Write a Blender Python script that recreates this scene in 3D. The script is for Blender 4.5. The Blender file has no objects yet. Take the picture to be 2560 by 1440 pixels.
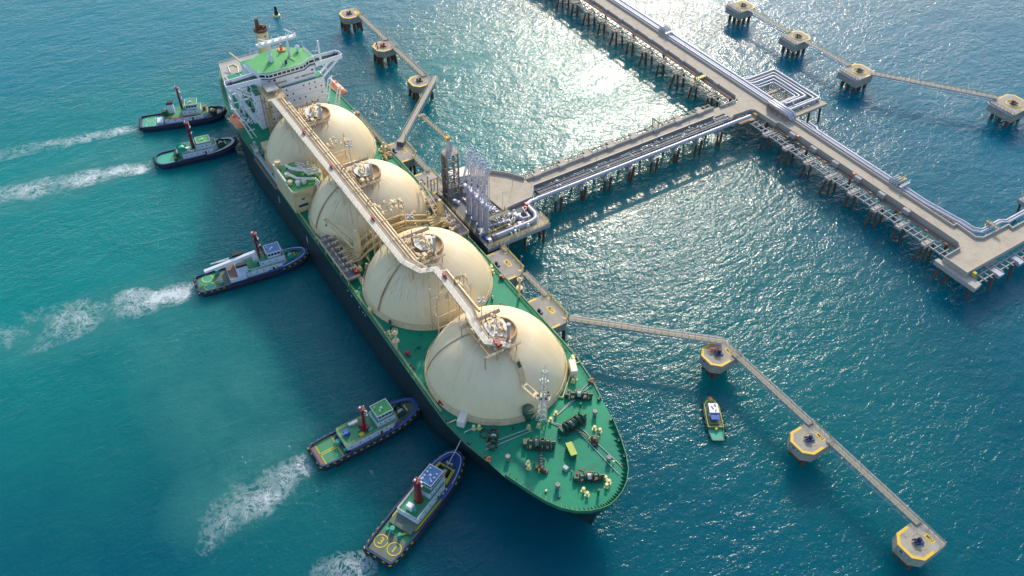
import bpy, math, random
from mathutils import Vector, Matrix, noise
R = math.radians
random.seed(7)
scene = bpy.context.scene
COL = scene.collection
# ------------------------------------------------------------------ camera
cam = bpy.data.objects.new('camera', bpy.data.cameras.new('camera'))
COL.objects.link(cam)
cam.data.sensor_width = 36.0
cam.data.lens = 36.0 * 2125.07 / 2560.0
cam.data.clip_start = 1.0
cam.data.clip_end = 20000.0
FW = Vector((-0.59066241, 0.39375951, -0.70432334))
RT = Vector((0.53992934, 0.84152494, 0.01766588))
UP = Vector((-0.59966177, 0.36985026, 0.70965946))
m = Matrix((RT, UP, -FW)).transposed().to_4x4()
m.translation = Vector((142.176, -89.628, 218.497))
cam.matrix_world = m
scene.camera = cam
# ------------------------------------------------------------------ light
SUN_AZ, SUN_EL = R(138.0), R(31.0)
world = bpy.data.worlds.new('World')
scene.world = world
world.use_nodes = True
wn = world.node_tree.nodes
sky = wn.new('ShaderNodeTexSky')
sky.sky_type = 'NISHITA'
sky.sun_disc = False
sky.sun_elevation = SUN_EL
sky.sun_rotation = (math.pi / 2 - SUN_AZ) % (2 * math.pi)
sky.air_density = 1.0
sky.dust_density = 1.6
sky.ozone_density = 1.6
world.node_tree.links.new(sky.outputs[0], wn['Background'].inputs[0])
wn['Background'].inputs[1].default_value = 0.15
sl = bpy.data.lights.new('sun', 'SUN')
sl.energy = 2.0
sl.angle = R(2.5)
sl.color = (1.0, 0.90, 0.73)
sun = bpy.data.objects.new('sun', sl)
COL.objects.link(sun)
sun.location = (-300, 240, 300)
d = Vector((math.cos(SUN_AZ) * math.cos(SUN_EL), math.sin(SUN_AZ) * math.cos(SUN_EL), math.sin(SUN_EL)))
sun.rotation_euler = d.to_track_quat('Z', 'Y').to_euler()
scene.view_settings.view_transform = 'Standard'
scene.view_settings.look = 'None'
scene.view_settings.exposure = 0.84
scene.view_settings.gamma = 1.0

# ------------------------------------------------------------------ materials
MATS = {}
class NT:
    """small helper for building node graphs"""
    def __init__(s, name):
        s.m = bpy.data.materials.new(name); s.m.use_nodes = True
        s.t = s.m.node_tree; s.b = s.t.nodes['Principled BSDF']
    def n(s, kind, **kw):
        x = s.t.nodes.new(kind)
        for k, v in kw.items(): setattr(x, k, v)
        return x
    def l(s, a, b): s.t.links.new(a, b)
    def val(s, x, sock):
        if isinstance(x, (int, float)): sock.default_value = x
        else: s.l(x, sock)
    def math(s, op, a, b=0.0, clamp=False):
        x = s.n('ShaderNodeMath', operation=op); x.use_clamp = clamp
        s.val(a, x.inputs[0]); s.val(b, x.inputs[1]); return x.outputs[0]
    def noise(s, vec, scale, detail=3.0, rough=0.55, dist=0.0):
        x = s.n('ShaderNodeTexNoise'); s.l(vec, x.inputs['Vector'])
        x.inputs['Scale'].default_value = scale; x.inputs['Detail'].default_value = detail
        x.inputs['Roughness'].default_value = rough; x.inputs['Distortion'].default_value = dist
        return x.outputs['Fac']
    def ramp(s, fac, lo, hi, a=0.0, b=1.0):
        x = s.n('ShaderNodeMapRange'); x.clamp = True
        s.val(fac, x.inputs[0]); x.inputs[1].default_value = lo; x.inputs[2].default_value = hi
        x.inputs[3].default_value = a; x.inputs[4].default_value = b; return x.outputs[0]
    def mix(s, fac, a, b):
        x = s.n('ShaderNodeMix', data_type='RGBA')
        s.val(fac, x.inputs[0])
        for c, k in ((a, 6), (b, 7)):
            if isinstance(c, tuple): x.inputs[k].default_value = (*c, 1.0)
            else: s.l(c, x.inputs[k])
        return x.outputs[2]
    def pos(s): return s.n('ShaderNodeNewGeometry').outputs['Position']
    def objco(s): return s.n('ShaderNodeTexCoord').outputs['Object']
    def scaled(s, vec, sx, sy, sz, rot=0.0):
        x = s.n('ShaderNodeMapping'); s.l(vec, x.inputs[0])
        x.inputs['Scale'].default_value = (sx, sy, sz); x.inputs['Rotation'].default_value = (0, 0, rot)
        return x.outputs[0]

def paint(name, col, rough=0.5, dirt=0.35, dcol=None, scale=0.35, metal=0.0, streak=False, d2=None, d2amt=0.0, bump=0.0):
    if name in MATS: return MATS[name]
    t = NT(name)
    if dcol is None: dcol = tuple(c * 0.55 for c in col)
    p = t.pos()
    if streak: p = t.scaled(p, 1, 1, 0.12)
    f = t.noise(p, scale, 5, 0.65)
    f = t.ramp(f, 0.42, 0.78, 0, dirt)
    f2 = t.ramp(t.noise(t.pos(), scale * 7, 3, 0.6), 0.35, 0.75, 0, dirt * 0.6)
    c = t.mix(f, col, dcol); c = t.mix(f2, c, dcol)
    if d2:
        c = t.mix(t.ramp(t.noise(t.scaled(p, 1.0, 1.0, 1.0, 0.7), scale * 1.7, 6, 0.7), 0.56, 0.70, 0, d2amt), c, d2)
    t.l(c, t.b.inputs['Base Color'])
    t.b.inputs['Roughness'].default_value = rough
    t.b.inputs['Metallic'].default_value = metal
    if bump:
        bn = t.n('ShaderNodeBump'); bn.inputs['Distance'].default_value = bump; bn.inputs['Strength'].default_value = 0.6
        t.l(t.noise(t.pos(), 2.5, 4), bn.inputs['Height']); t.l(bn.outputs[0], t.b.inputs['Normal'])
    MATS[name] = t.m
    return t.m

RUST = (0.26, 0.11, 0.035)
M = dict(
    deck=None,
    hull=paint('dark_hull_paint', (0.012, 0.026, 0.032), 0.45, 0.4, (0.03, 0.045, 0.045), 0.08, streak=True),
    hullgreen=paint('green_hull_edge', (0.02, 0.19, 0.09), 0.5, 0.4, (0.05, 0.12, 0.06), 0.3),
    cream=paint('cream_paint', (0.68, 0.54, 0.32), 0.5, 0.5, (0.46, 0.32, 0.15), 0.35, d2=(0.36, 0.20, 0.07), d2amt=0.5),
    creamw=paint('cream_walk', (0.72, 0.68, 0.57), 0.6, 0.35, (0.50, 0.43, 0.32), 0.25),
    yelpipe=paint('yellow_cream_pipe', (0.58, 0.43, 0.20), 0.45, 0.45, (0.42, 0.28, 0.12), 0.4, d2=RUST, d2amt=0.3),
    rusty=paint('rusty_cream', (0.52, 0.36, 0.19), 0.7, 0.8, (0.27, 0.13, 0.045), 0.5, d2=RUST, d2amt=0.7),
    white=paint('white_paint', (0.84, 0.84, 0.88), 0.45, 0.25, (0.60, 0.60, 0.63), 0.15, streak=True),
    whitec=paint('clean_white', (0.80, 0.80, 0.80), 0.4, 0.2),
    steel=paint('grey_steel', (0.22, 0.21, 0.20), 0.5, 0.5),
    dark=paint('dark_steel', (0.05, 0.05, 0.052), 0.5, 0.5, RUST),
    black=paint('black_rubber', (0.012, 0.012, 0.014), 0.7, 0.4, (0.05, 0.05, 0.05), 0.6),
    gear=paint('dark_green_gear', (0.014, 0.115, 0.070), 0.5, 0.6, (0.03, 0.03, 0.022), 0.9, d2=(0.18, 0.06, 0.03), d2amt=0.6),
    red=paint('dark_red_paint', (0.20, 0.014, 0.022), 0.45, 0.45, (0.12, 0.02, 0.02), 0.5),
    fire=paint('fire_red', (0.38, 0.02, 0.03), 0.45, 0.3),
    orange=paint('lifeboat_orange', (0.78, 0.22, 0.09), 0.45, 0.3, (0.55, 0.16, 0.07), 0.6),
    yellow=paint('yellow_paint', (0.74, 0.46, 0.02), 0.55, 0.4, (0.5, 0.34, 0.06), 0.5),
    pale=paint('pale_yellow', (0.72, 0.66, 0.28), 0.5, 0.25),
    glass=paint('window_glass', (0.012, 0.018, 0.028), 0.08, 0.0),
    conc=paint('beige_concrete', (0.48, 0.415, 0.315), 0.85, 0.65, (0.29, 0.245, 0.18), 0.22, d2=(0.24, 0.20, 0.16), d2amt=0.5, bump=0.03),
    concg=paint('grey_concrete', (0.40, 0.39, 0.38), 0.85, 0.6, (0.22, 0.22, 0.23), 0.22, d2=(0.12, 0.12, 0.12), d2amt=0.5, bump=0.03),
    concm=paint('weathered_concrete', (0.40, 0.365, 0.30), 0.88, 0.65, (0.22, 0.195, 0.155), 0.3, d2=(0.12, 0.10, 0.085), d2amt=0.55, bump=0.03),
    armw=paint('loading_arm_paint', (0.56, 0.57, 0.66), 0.45, 0.4, (0.36, 0.36, 0.42), 0.4, streak=True),
    concd=paint('dark_deck_plate', (0.17, 0.17, 0.175), 0.75, 0.6, (0.09, 0.09, 0.10), 0.3),
    conclt=paint('pale_parapet', (0.42, 0.38, 0.33), 0.8, 0.5, (0.36, 0.32, 0.28), 0.4),
    pile=paint('rusty_pile', (0.16, 0.072, 0.036), 0.8, 0.6, (0.05, 0.032, 0.022), 0.5, streak=True),
    lilac=paint('silver_pipe', (0.43, 0.44, 0.50), 0.42, 0.4, (0.27, 0.27, 0.30), 0.5, metal=0.15),
    pink=paint('red_primer_pipe', (0.28, 0.11, 0.08), 0.6, 0.6),
    truss=paint('galvanised_truss', (0.42, 0.44, 0.46), 0.5, 0.3),
    olive=paint('olive_grating', (0.34, 0.31, 0.22), 0.7, 0.4, (0.22, 0.20, 0.14), 0.5),
    tugblue=paint('tug_blue_hull', (0.010, 0.032, 0.115), 0.4, 0.45, (0.02, 0.03, 0.09), 0.35),
    tugrim=paint('tug_blue_rim', (0.018, 0.078, 0.27), 0.45, 0.45, (0.03, 0.06, 0.16), 0.5),
    tugwhite=paint('tug_white_house', (0.62, 0.70, 0.80), 0.45, 0.3, (0.42, 0.50, 0.62), 0.5),
    tugdeck=paint('tug_green_deck', (0.02, 0.26, 0.11), 0.6, 0.55, (0.07, 0.16, 0.09), 0.6),
    tuggrey=paint('tug_worn_deck', (0.13, 0.165, 0.125), 0.7, 0.6, (0.07, 0.10, 0.08), 0.5),
    teal=paint('bright_teal', (0.02, 0.36, 0.24), 0.5, 0.3),
    bright=paint('bright_green', (0.03, 0.34, 0.07), 0.5, 0.35),
    roofblue=paint('blue_roof', (0.05, 0.22, 0.46), 0.5, 0.5, (0.08, 0.13, 0.25), 0.8),
    brown=paint('brown_deck', (0.24, 0.14, 0.10), 0.7, 0.5),
    cloth=paint('blue_tarpaulin', (0.02, 0.09, 0.40), 0.6, 0.25),
    navy=paint('navy_hook', (0.02, 0.035, 0.12), 0.5, 0.4, (0.02, 0.02, 0.03), 0.9),
    ytug=paint('tug_yellow', (0.60, 0.47, 0.02), 0.5, 0.4),
    lime=paint('lime_lines', (0.42, 0.48, 0.05), 0.5, 0.4),
    ring=paint('yellow_ring', (0.40, 0.50, 0.12), 0.6, 0.4),
    poop=paint('grey_poop_deck', (0.36, 0.37, 0.36), 0.7, 0.4, (0.30, 0.24, 0.16), 0.3),
    rope=paint('mooring_rope', (0.55, 0.55, 0.50), 0.8, 0.2),
    buoyc=paint('buoy_black', (0.03, 0.02, 0.02), 0.5, 0.4),
)

def deck_material():
    t = NT('green_deck_paint'); p = t.pos()
    big = t.noise(p, 0.05, 5, 0.65); mid = t.noise(p, 0.28, 5, 0.7, 0.5); fine = t.noise(p, 2.2, 3, 0.6)
    c = t.mix(t.ramp(big, 0.35, 0.68), (0.003, 0.275, 0.125), (0.003, 0.205, 0.125))
    c = t.mix(t.ramp(mid, 0.50, 0.66, 0, 0.45), c, (0.004, 0.14, 0.095))
    c = t.mix(t.ramp(t.noise(t.scaled(p, 0.35, 1.6, 1, R(35)), 0.5, 5, 0.7), 0.60, 0.74, 0, 0.45), c, (0.10, 0.27, 0.19))
    c = t.mix(t.ramp(t.math('ADD', t.math('MULTIPLY', mid, 0.6), t.math('MULTIPLY', fine, 0.4)), 0.58, 0.66, 0, 0.45), c, (0.13, 0.12, 0.045))
    br = t.n('ShaderNodeTexBrick'); t.l(p, br.inputs['Vector'])
    br.inputs['Scale'].default_value = 1.0; br.inputs['Brick Width'].default_value = 9.0; br.inputs['Row Height'].default_value = 2.6; br.inputs['Mortar Size'].default_value = 0.07
    c = t.mix(t.math('MULTIPLY', br.outputs['Fac'], 0.22), c, (0.004, 0.08, 0.05))
    t.l(c, t.b.inputs['Base Color']); t.b.inputs['Roughness'].default_value = 0.6; t.b.inputs['Specular IOR Level'].default_value = 0.25
    bn = t.n('ShaderNodeBump'); bn.inputs['Strength'].default_value = 0.3; bn.inputs['Distance'].default_value = 0.05
    t.l(mid, bn.inputs['Height']); t.l(bn.outputs[0], t.b.inputs['Normal'])
    return t.m
M['deck'] = deck_material()

# ------------------------------------------------------------------ mesh builder
LOC = {}
def vrot(x, y, a): return (x * math.cos(a) - y * math.sin(a), x * math.sin(a) + y * math.cos(a))
class MB:
    def __init__(s): s.v = []; s.f = []; s.sm = []
    def add(s, vs, fs, smooth=False):
        o = len(s.v); s.v += [tuple(p) for p in vs]
        for f in fs: s.f.append(tuple(i + o for i in f)); s.sm.append(smooth)
        return s
    def box(s, x0, x1, y0, y1, z0, z1):
        return s.add([(x0,y0,z0),(x1,y0,z0),(x1,y1,z0),(x0,y1,z0),(x0,y0,z1),(x1,y0,z1),(x1,y1,z1),(x0,y1,z1)],
                     [(0,3,2,1),(4,5,6,7),(0,1,5,4),(1,2,6,5),(2,3,7,6),(3,0,4,7)])
    def obox(s, cx, cy, z0, lx, ly, h, a=0.0, top=1.0):
        vs = []
        for z, k in ((z0, 1.0), (z0 + h, top)):
            for sx, sy in ((-1,-1),(1,-1),(1,1),(-1,1)):
                dx, dy = vrot(sx*lx/2*k, sy*ly/2*k, a); vs.append((cx+dx, cy+dy, z))
        return s.add(vs, [(0,3,2,1),(4,5,6,7),(0,1,5,4),(1,2,6,5),(2,3,7,6),(3,0,4,7)])
    def beam(s, p, q, w, h=None):
        h = w if h is None else h
        p = Vector(p); q = Vector(q); d = (q - p)
        if d.length < 1e-6: return s
        d.normalize(); u = Vector((0,0,1)) if abs(d.z) < 0.95 else Vector((1,0,0))
        r = d.cross(u).normalized() * (w/2); n = r.cross(d).normalized() * (h/2)
        vs = [p-r-n,p+r-n,p+r+n,p-r+n,q-r-n,q+r-n,q+r+n,q-r+n]
        return s.add(vs, [(0,1,2,3),(7,6,5,4),(0,4,5,1),(1,5,6,2),(2,6,7,3),(3,7,4,0)])
    def tube(s, pts, r, n=8, caps=True, r1=None):
        P = [Vector(p) for p in pts]; k = len(P); rings = []
        for i, p in enumerate(P):
            if i == 0: t = P[1]-P[0]
            elif i == k-1: t = P[-1]-P[-2]
            else:
                a = (P[i]-P[i-1]).normalized(); b = (P[i+1]-P[i]).normalized(); t = a+b
            if t.length < 1e-6: t = Vector((0,0,1))
            t.normalize(); u = Vector((0,0,1)) if abs(t.z) < 0.9 else Vector((1,0,0))
            a = t.cross(u).normalized(); b = a.cross(t)
            sc = 1.0
            if 0 < i < k-1:
                c = max(0.5, t.dot((P[i+1]-P[i]).normalized())); sc = 1.0/c
            rr = r if r1 is None else r + (r1-r)*i/(k-1)
            ring = []
            for j in range(n):
                th = 2*math.pi*j/n
                ring.append(p + a*math.cos(th)*rr*sc + b*math.sin(th)*rr)
            rings.append(ring)
        vs = [v for g in rings for v in g]; fs = []
        for i in range(k-1):
            for j in range(n):
                fs.append((i*n+j, i*n+(j+1)%n, (i+1)*n+(j+1)%n, (i+1)*n+j))
        s.add(vs, fs, True)
        if caps: s.add(rings[0], [tuple(range(n))]); s.add(rings[-1], [tuple(range(n))[::-1]])
        return s
    def cyl(s, x, y, z0, z1, r0, r1=None, n=16):
        r1 = r0 if r1 is None else r1
        return s.tube([(x,y,z0),(x,y,z1)], r0, n, True, r1)
    def prism(s, poly, z0, z1):
        n = len(poly)
        vs = [(x,y,z0) for x,y in poly] + [(x,y,z1) for x,y in poly]
        fs = [tuple(range(n))[::-1], tuple(range(n,2*n))] + [(i,(i+1)%n,n+(i+1)%n,n+i) for i in range(n)]
        return s.add(vs, fs)
    def lathe(s, prof, cx, cy, n=32):
        vs = []; fs = []; k = len(prof)
        for r, z in prof:
            for j in range(n):
                th = 2*math.pi*j/n; vs.append((cx+r*math.cos(th), cy+r*math.sin(th), z))
        for i in range(k-1):
            for j in range(n): fs.append((i*n+j, i*n+(j+1)%n, (i+1)*n+(j+1)%n, (i+1)*n+j))
        return s.add(vs, fs, True)
    def ringband(s, cx, cy, z, r0, r1, h=0.03, n=40):
        return s.lathe([(r0,z),(r0,z+h),(r1,z+h),(r1,z)], cx, cy, n)
    def torus(s, c, R0, r, axis='z', n=16, k=8):
        vs = []; fs = []
        for i in range(n):
            a = 2*math.pi*i/n
            for j in range(k):
                b = 2*math.pi*j/k; rr = R0 + r*math.cos(b); q = (rr*math.cos(a), rr*math.sin(a), r*math.sin(b))
                if axis == 'x': q = (q[2], q[0], q[1])
                elif axis == 'y': q = (q[0], q[2], q[1])
                vs.append((c[0]+q[0], c[1]+q[1], c[2]+q[2]))
        for i in range(n):
            for j in range(k): fs.append((i*k+j, i*k+(j+1)%k, ((i+1)%n)*k+(j+1)%k, ((i+1)%n)*k+j))
        return s.add(vs, fs, True)
    def rail(s, pts, h=1.1, step=2.0, w=0.09, rails=2):
        for a, b in zip(pts[:-1], pts[1:]):
            a = Vector(a); b = Vector(b); L = (b-a).length; n = max(1, int(L/step))
            for i in range(n+1):
                p = a.lerp(b, i/n); s.beam(p, p+Vector((0,0,h)), w)
            for k in range(rails):
                z = Vector((0,0,h*(k+1)/rails)); s.beam(a+z, b+z, w)
        return s
    def wall(s, pts, h, t, z=None):
        """a thin upright wall following the points (mitred by overlap-free butt joints)"""
        P = [Vector((p[0], p[1], 0)) for p in pts]; n = len(P)
        L = []; Rr = []
        for i in range(n):
            if i == 0: d0 = d1 = (P[1]-P[0]).normalized()
            elif i == n-1: d0 = d1 = (P[-1]-P[-2]).normalized()
            else: d0 = (P[i]-P[i-1]).normalized(); d1 = (P[i+1]-P[i]).normalized()
            t_ = (d0+d1).normalized(); nn = Vector((-t_.y, t_.x, 0)); k = t/2/max(0.4, t_.dot(d1))
            L.append(P[i]+nn*k); Rr.append(P[i]-nn*k)
        vs = []
        for i in range(n):
            z0 = pts[i][2]
            vs += [(L[i].x,L[i].y,z0),(Rr[i].x,Rr[i].y,z0),(Rr[i].x,Rr[i].y,z0+h),(L[i].x,L[i].y,z0+h)]
        fs = [(0,3,2,1)]
        for i in range(n-1):
            a = 4*i; b = a+4
            for j in range(4): fs.append((a+j, a+(j+1)%4, b+(j+1)%4, b+j))
        e = 4*(n-1); fs.append((e,e+1,e+2,e+3))
        return s.add(vs, fs)
    def slab(s, pts, w, t):
        """horizontal band of width w, thickness t along points (top at point z)"""
        P = [Vector(p) for p in pts]; n = len(P); vs = []
        for i in range(n):
            if i == 0: d0 = d1 = (P[1]-P[0]).normalized()
            elif i == n-1: d0 = d1 = (P[-1]-P[-2]).normalized()
            else: d0 = (P[i]-P[i-1]).normalized(); d1 = (P[i+1]-P[i]).normalized()
            t_ = (d0+d1).normalized(); nn = Vector((-t_.y, t_.x, 0)).normalized(); k = w/2/max(0.4, t_.dot(d1))
            a = P[i]+nn*k; b = P[i]-nn*k
            vs += [(a.x,a.y,P[i].z-t),(b.x,b.y,P[i].z-t),(b.x,b.y,P[i].z),(a.x,a.y,P[i].z)]
        fs = [(0,3,2,1)]
        for i in range(n-1):
            a = 4*i; b = a+4
            for j in range(4): fs.append((a+j, a+(j+1)%4, b+(j+1)%4, b+j))
        e = 4*(n-1); fs.append((e,e+1,e+2,e+3))
        return s.add(vs, fs)
    def clusters(s, gap=0.06):
        """split into separate builders: connected faces, then touching bounding boxes"""
        par = list(range(len(s.v)))
        def fd(i):
            while par[i] != i: par[i] = par[par[i]]; i = par[i]
            return i
        for f in s.f:
            for k in f[1:]: par[fd(k)] = fd(f[0])
        comp = {}
        for fi, f in enumerate(s.f): comp.setdefault(fd(f[0]), []).append(fi)
        items = []
        for fs in comp.values():
            P = [s.v[i] for fi in fs for i in s.f[fi]]
            items.append([fs, [min(p[k] for p in P)-gap for k in range(3)], [max(p[k] for p in P)+gap for k in range(3)]])
        done = False
        while not done:
            done = True; out = []
            for it in items:
                for o in out:
                    if all(it[1][k] <= o[2][k] and o[1][k] <= it[2][k] for k in range(3)):
                        o[0] += it[0]; o[1] = [min(a, b) for a, b in zip(o[1], it[1])]; o[2] = [max(a, b) for a, b in zip(o[2], it[2])]; done = False; break
                else: out.append(it)
            items = out
        res = []
        for fs, _, _ in items:
            g = MB(); mp = {}
            for fi in sorted(fs):
                for i in s.f[fi]:
                    if i not in mp: mp[i] = len(g.v); g.v.append(s.v[i])
                g.f.append(tuple(mp[i] for i in s.f[fi])); g.sm.append(s.sm[fi])
            res.append(g)
        return res
    def each(s, name, mat, parent=None, local=False, gap=0.06):
        return [c.build(name, mat, parent, local=local) for c in s.clusters(gap)]
    def build(s, name, mat, parent=None, at=None, local=False):
        """one mesh object; vertices are in world space unless local (then in the parent's space)"""
        o = bpy.data.objects.new(name, None) if not s.v else None
        me = bpy.data.meshes.new(name)
        pl = Vector((0,0,0)) if (parent is None or local) else LOC[parent.name]
        org = Vector(at) if at is not None else (pl if parent else Vector((0,0,0)))
        me.from_pydata([(x-org.x, y-org.y, z-org.z) for x,y,z in s.v], [], s.f)
        me.polygons.foreach_set('use_smooth', s.sm)
        me.materials.append(M[mat] if isinstance(mat, str) else mat)
        me.update()
        o = bpy.data.objects.new(name, me); COL.objects.link(o)
        if parent:
            o.parent = parent; o.location = org - pl if at is not None else (0,0,0)
        else: o.location = org
        LOC[o.name] = org
        return o

def thing(name, label, cat, loc=(0,0,0), rot=0.0, group=None):
    o = bpy.data.objects.new(name, None); COL.objects.link(o)
    o.empty_display_size = 2.0
    o.location = loc; o.rotation_euler = (0,0,rot)
    LOC[o.name] = Vector(loc)
    return tag(o, label, cat, group)
def tag(o, label=None, cat=None, group=None, kind=None):
    if label: o['label'] = label
    if cat: o['category'] = cat
    if group: o['group'] = group
    if kind: o['kind'] = kind
    return o
def text(body, parent, mat, loc, xdir, ydir, size, name='lettering', local=False, bold=0.0):
    cu = bpy.data.curves.new(name, 'FONT'); cu.body = body; cu.size = size
    cu.align_x = 'CENTER'; cu.align_y = 'CENTER'; cu.extrude = 0.01; cu.offset = bold
    cu.materials.append(M[mat])
    tmp = bpy.data.objects.new('tmp', cu); me = bpy.data.meshes.new_from_object(tmp)
    bpy.data.objects.remove(tmp); bpy.data.curves.remove(cu); me.name = name
    o = bpy.data.objects.new(name, me); COL.objects.link(o)
    X = Vector(xdir).normalized(); Y = Vector(ydir).normalized(); Z = X.cross(Y)
    mm = Matrix((X,Y,Z)).transposed().to_4x4()
    mm.translation = Vector(loc) - (Vector((0,0,0)) if local else LOC[parent.name])
    o.parent = parent; o.matrix_basis = mm
    return o
def copy_tree(o, parent=None):
    c = o.copy(); COL.objects.link(c); c.parent = parent
    LOC[c.name] = LOC.get(o.name, Vector((0,0,0)))
    for ch in list(o.children): copy_tree(ch, c)
    return c

# ------------------------------------------------------------------ the sea
def sea_material():
    t = NT('sea_water'); p = t.pos()
    sep = t.n('ShaderNodeSeparateXYZ'); t.l(p, sep.inputs[0]); X, Y = sep.outputs[0], sep.outputs[1]
    warp = t.noise(p, 0.012, 4, 0.6)
    warp2 = t.noise(p, 0.05, 5, 0.65)
    # turbid plume stirred up on the starboard side, clear water beyond the jetty
    def blob(cx, cy, rx, ry, a=0.0):
        ca, sa = math.cos(a), math.sin(a)
        dx = t.math('SUBTRACT', X, cx); dy = t.math('SUBTRACT', Y, cy)
        u = t.math('ADD', t.math('MULTIPLY', dx, ca/rx), t.math('MULTIPLY', dy, sa/rx))
        v = t.math('ADD', t.math('MULTIPLY', dx, -sa/ry), t.math('MULTIPLY', dy, ca/ry))
        q = t.math('ADD', t.math('MULTIPLY', u, u), t.math('MULTIPLY', v, v))
        q = t.math('ADD', q, t.math('MULTIPLY', t.math('SUBTRACT', warp2, 0.5), 1.6))
        return t.ramp(q, 0.35, 1.45, 1.0, 0.0)
    turb = blob(-110, -90, 95, 85)
    turb = t.math('MAXIMUM', turb, blob(-30, -62, 62, 40))
    turb = t.math('MAXIMUM', turb, blob(-205, -80, 80, 80))
    turb = t.math('MAXIMUM', turb, t.math('MULTIPLY', blob(-20, 90, 120, 60), 0.75))
    turb = t.math('MAXIMUM', turb, t.math('MULTIPLY', blob(-120, 120, 120, 80), 0.8))
    turb = t.math('MULTIPLY', turb, t.ramp(warp2, 0.25, 0.7, 0.65, 1.0))
    milky = t.math('MAXIMUM', blob(-104, -92, 14, 42), blob(-190, -90, 14, 45))
    milky = t.math('MAXIMUM', milky, blob(-15, -76, 16, 26, 0.2))
    milky = t.math('MAXIMUM', milky, t.math('MULTIPLY', blob(-60, -75, 55, 22), 0.7))
    far = t.ramp(t.math('ADD', Y, t.math('MULTIPLY', warp, 60.0)), 170, 300)
    west = t.ramp(t.math('ADD', t.math('MULTIPLY', X, -1.0), t.math('MULTIPLY', warp2, 90.0)), 255, 345)
    far = t.math('MAXIMUM', far, west)
    cleared = t.math('SUBTRACT', 1.0, t.math('MULTIPLY', west, 0.85))
    c = t.mix(warp, (0.0007, 0.072, 0.104), (0.001, 0.097, 0.128))
    c = t.mix(far, c, (0.001, 0.118, 0.178))
    turb = t.math('MULTIPLY', turb, cleared)
    near = t.ramp(t.math('ADD', X, t.math('MULTIPLY', warp, 40.0)), -105, -10)
    c = t.mix(west, c, (0.0015, 0.160, 0.205))
    c = t.mix(turb, c, t.mix(near, (0.003, 0.205, 0.192), (0.005, 0.125, 0.128)))
    c = t.mix(t.math('MULTIPLY', milky, t.ramp(warp2, 0.3, 0.75, 0.1, 0.75)), c, (0.055, 0.22, 0.20))
    t.l(c, t.b.inputs['Base Color'])
    t.b.inputs['Roughness'].default_value = 0.14
    t.b.inputs['IOR'].default_value = 1.33; t.b.inputs['Specular IOR Level'].default_value = 0.21
    # wind sea: low swell, short waves with crests across the wind, ripples
    pw = t.scaled(p, 1.0, 0.6, 1.0, R(20))
    pr = t.scaled(p, 1.0, 0.75, 1.0, R(-15))
    h = t.math('MULTIPLY', t.noise(pw, 0.11, 2, 0.5, 0.4), 0.55)
    r_ = t.math('MULTIPLY', t.noise(pw, 0.40, 3, 0.55, 0.6), 0.48)
    r_ = t.math('ADD', r_, t.math('MULTIPLY', t.noise(pr, 1.2, 3, 0.55, 0.3), 0.21))
    gust = t.ramp(t.noise(t.scaled(p, 1.0, 0.35, 1.0, R(35)), 0.028, 4, 0.6, 0.8), 0.32, 0.68, 0.45, 1.25)
    h = t.math('ADD', h, t.math('MULTIPLY', t.math('SUBTRACT', r_, 0.34), gust))
    b = t.n('ShaderNodeBump'); b.inputs['Strength'].default_value = 1.0; b.inputs['Distance'].default_value = 1.0
    t.l(h, b.inputs['Height']); t.l(b.outputs[0], t.b.inputs['Normal'])
    # light spreads through the cloudy water before it comes back out
    t.b.subsurface_method = 'BURLEY'
    t.b.inputs['Subsurface Weight'].default_value = 1.0
    t.b.inputs['Subsurface Radius'].default_value = (0.8, 1.0, 1.0)
    t.b.inputs['Subsurface Scale'].default_value = 22.0
    return t.m
SEA = sea_material()
g = MB(); S = 6000
g.add([(-S,-S,0),(S,-S,0),(S,S,0),(-S,S,0)], [(0,1,2,3)])
tag(g.build('water', SEA), kind='structure')

# white water thrown up behind the tugs: torn patches of foam lying on the sea
def foam_material():
    t = NT('sea_foam'); p = t.pos()
    def lace(sc, d):
        n = t.noise(p, sc, 3, 0.6, d)
        return t.math('SUBTRACT', 1.0, t.math('MULTIPLY', t.math('ABSOLUTE', t.math('SUBTRACT', n, 0.5)), 13.0), True)
    n2 = t.noise(p, 0.20, 6, 0.7, 1.2); n3 = t.noise(p, 1.1, 4, 0.7, 0.8)
    at = t.n('ShaderNodeAttribute'); at.attribute_name = 'dens'; dn = at.outputs['Fac']
    k = t.math('ADD', t.math('MULTIPLY', n2, 1.5), t.math('MULTIPLY', n3, 1.1))
    solid = t.ramp(t.math('ADD', k, t.math('MULTIPLY', dn, 0.72)), 1.74, 2.14, 0.0, 0.75)
    web = t.math('MAXIMUM', lace(0.11, 2.0), t.math('MULTIPLY', lace(0.30, 1.6), 0.9))
    web = t.math('MULTIPLY', web, t.ramp(t.math('ADD', t.math('MULTIPLY', dn, 0.9), n2), 0.55, 1.15))
    a = t.math('MAXIMUM', solid, t.math('MULTIPLY', web, 0.5), True)
    t.b.inputs['Base Color'].default_value = (0.72, 0.78, 0.78, 1); t.b.inputs['Roughness'].default_value = 0.8
    t.l(a, t.b.inputs['Alpha'])
    return t.m
FOAM = foam_material()
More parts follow.
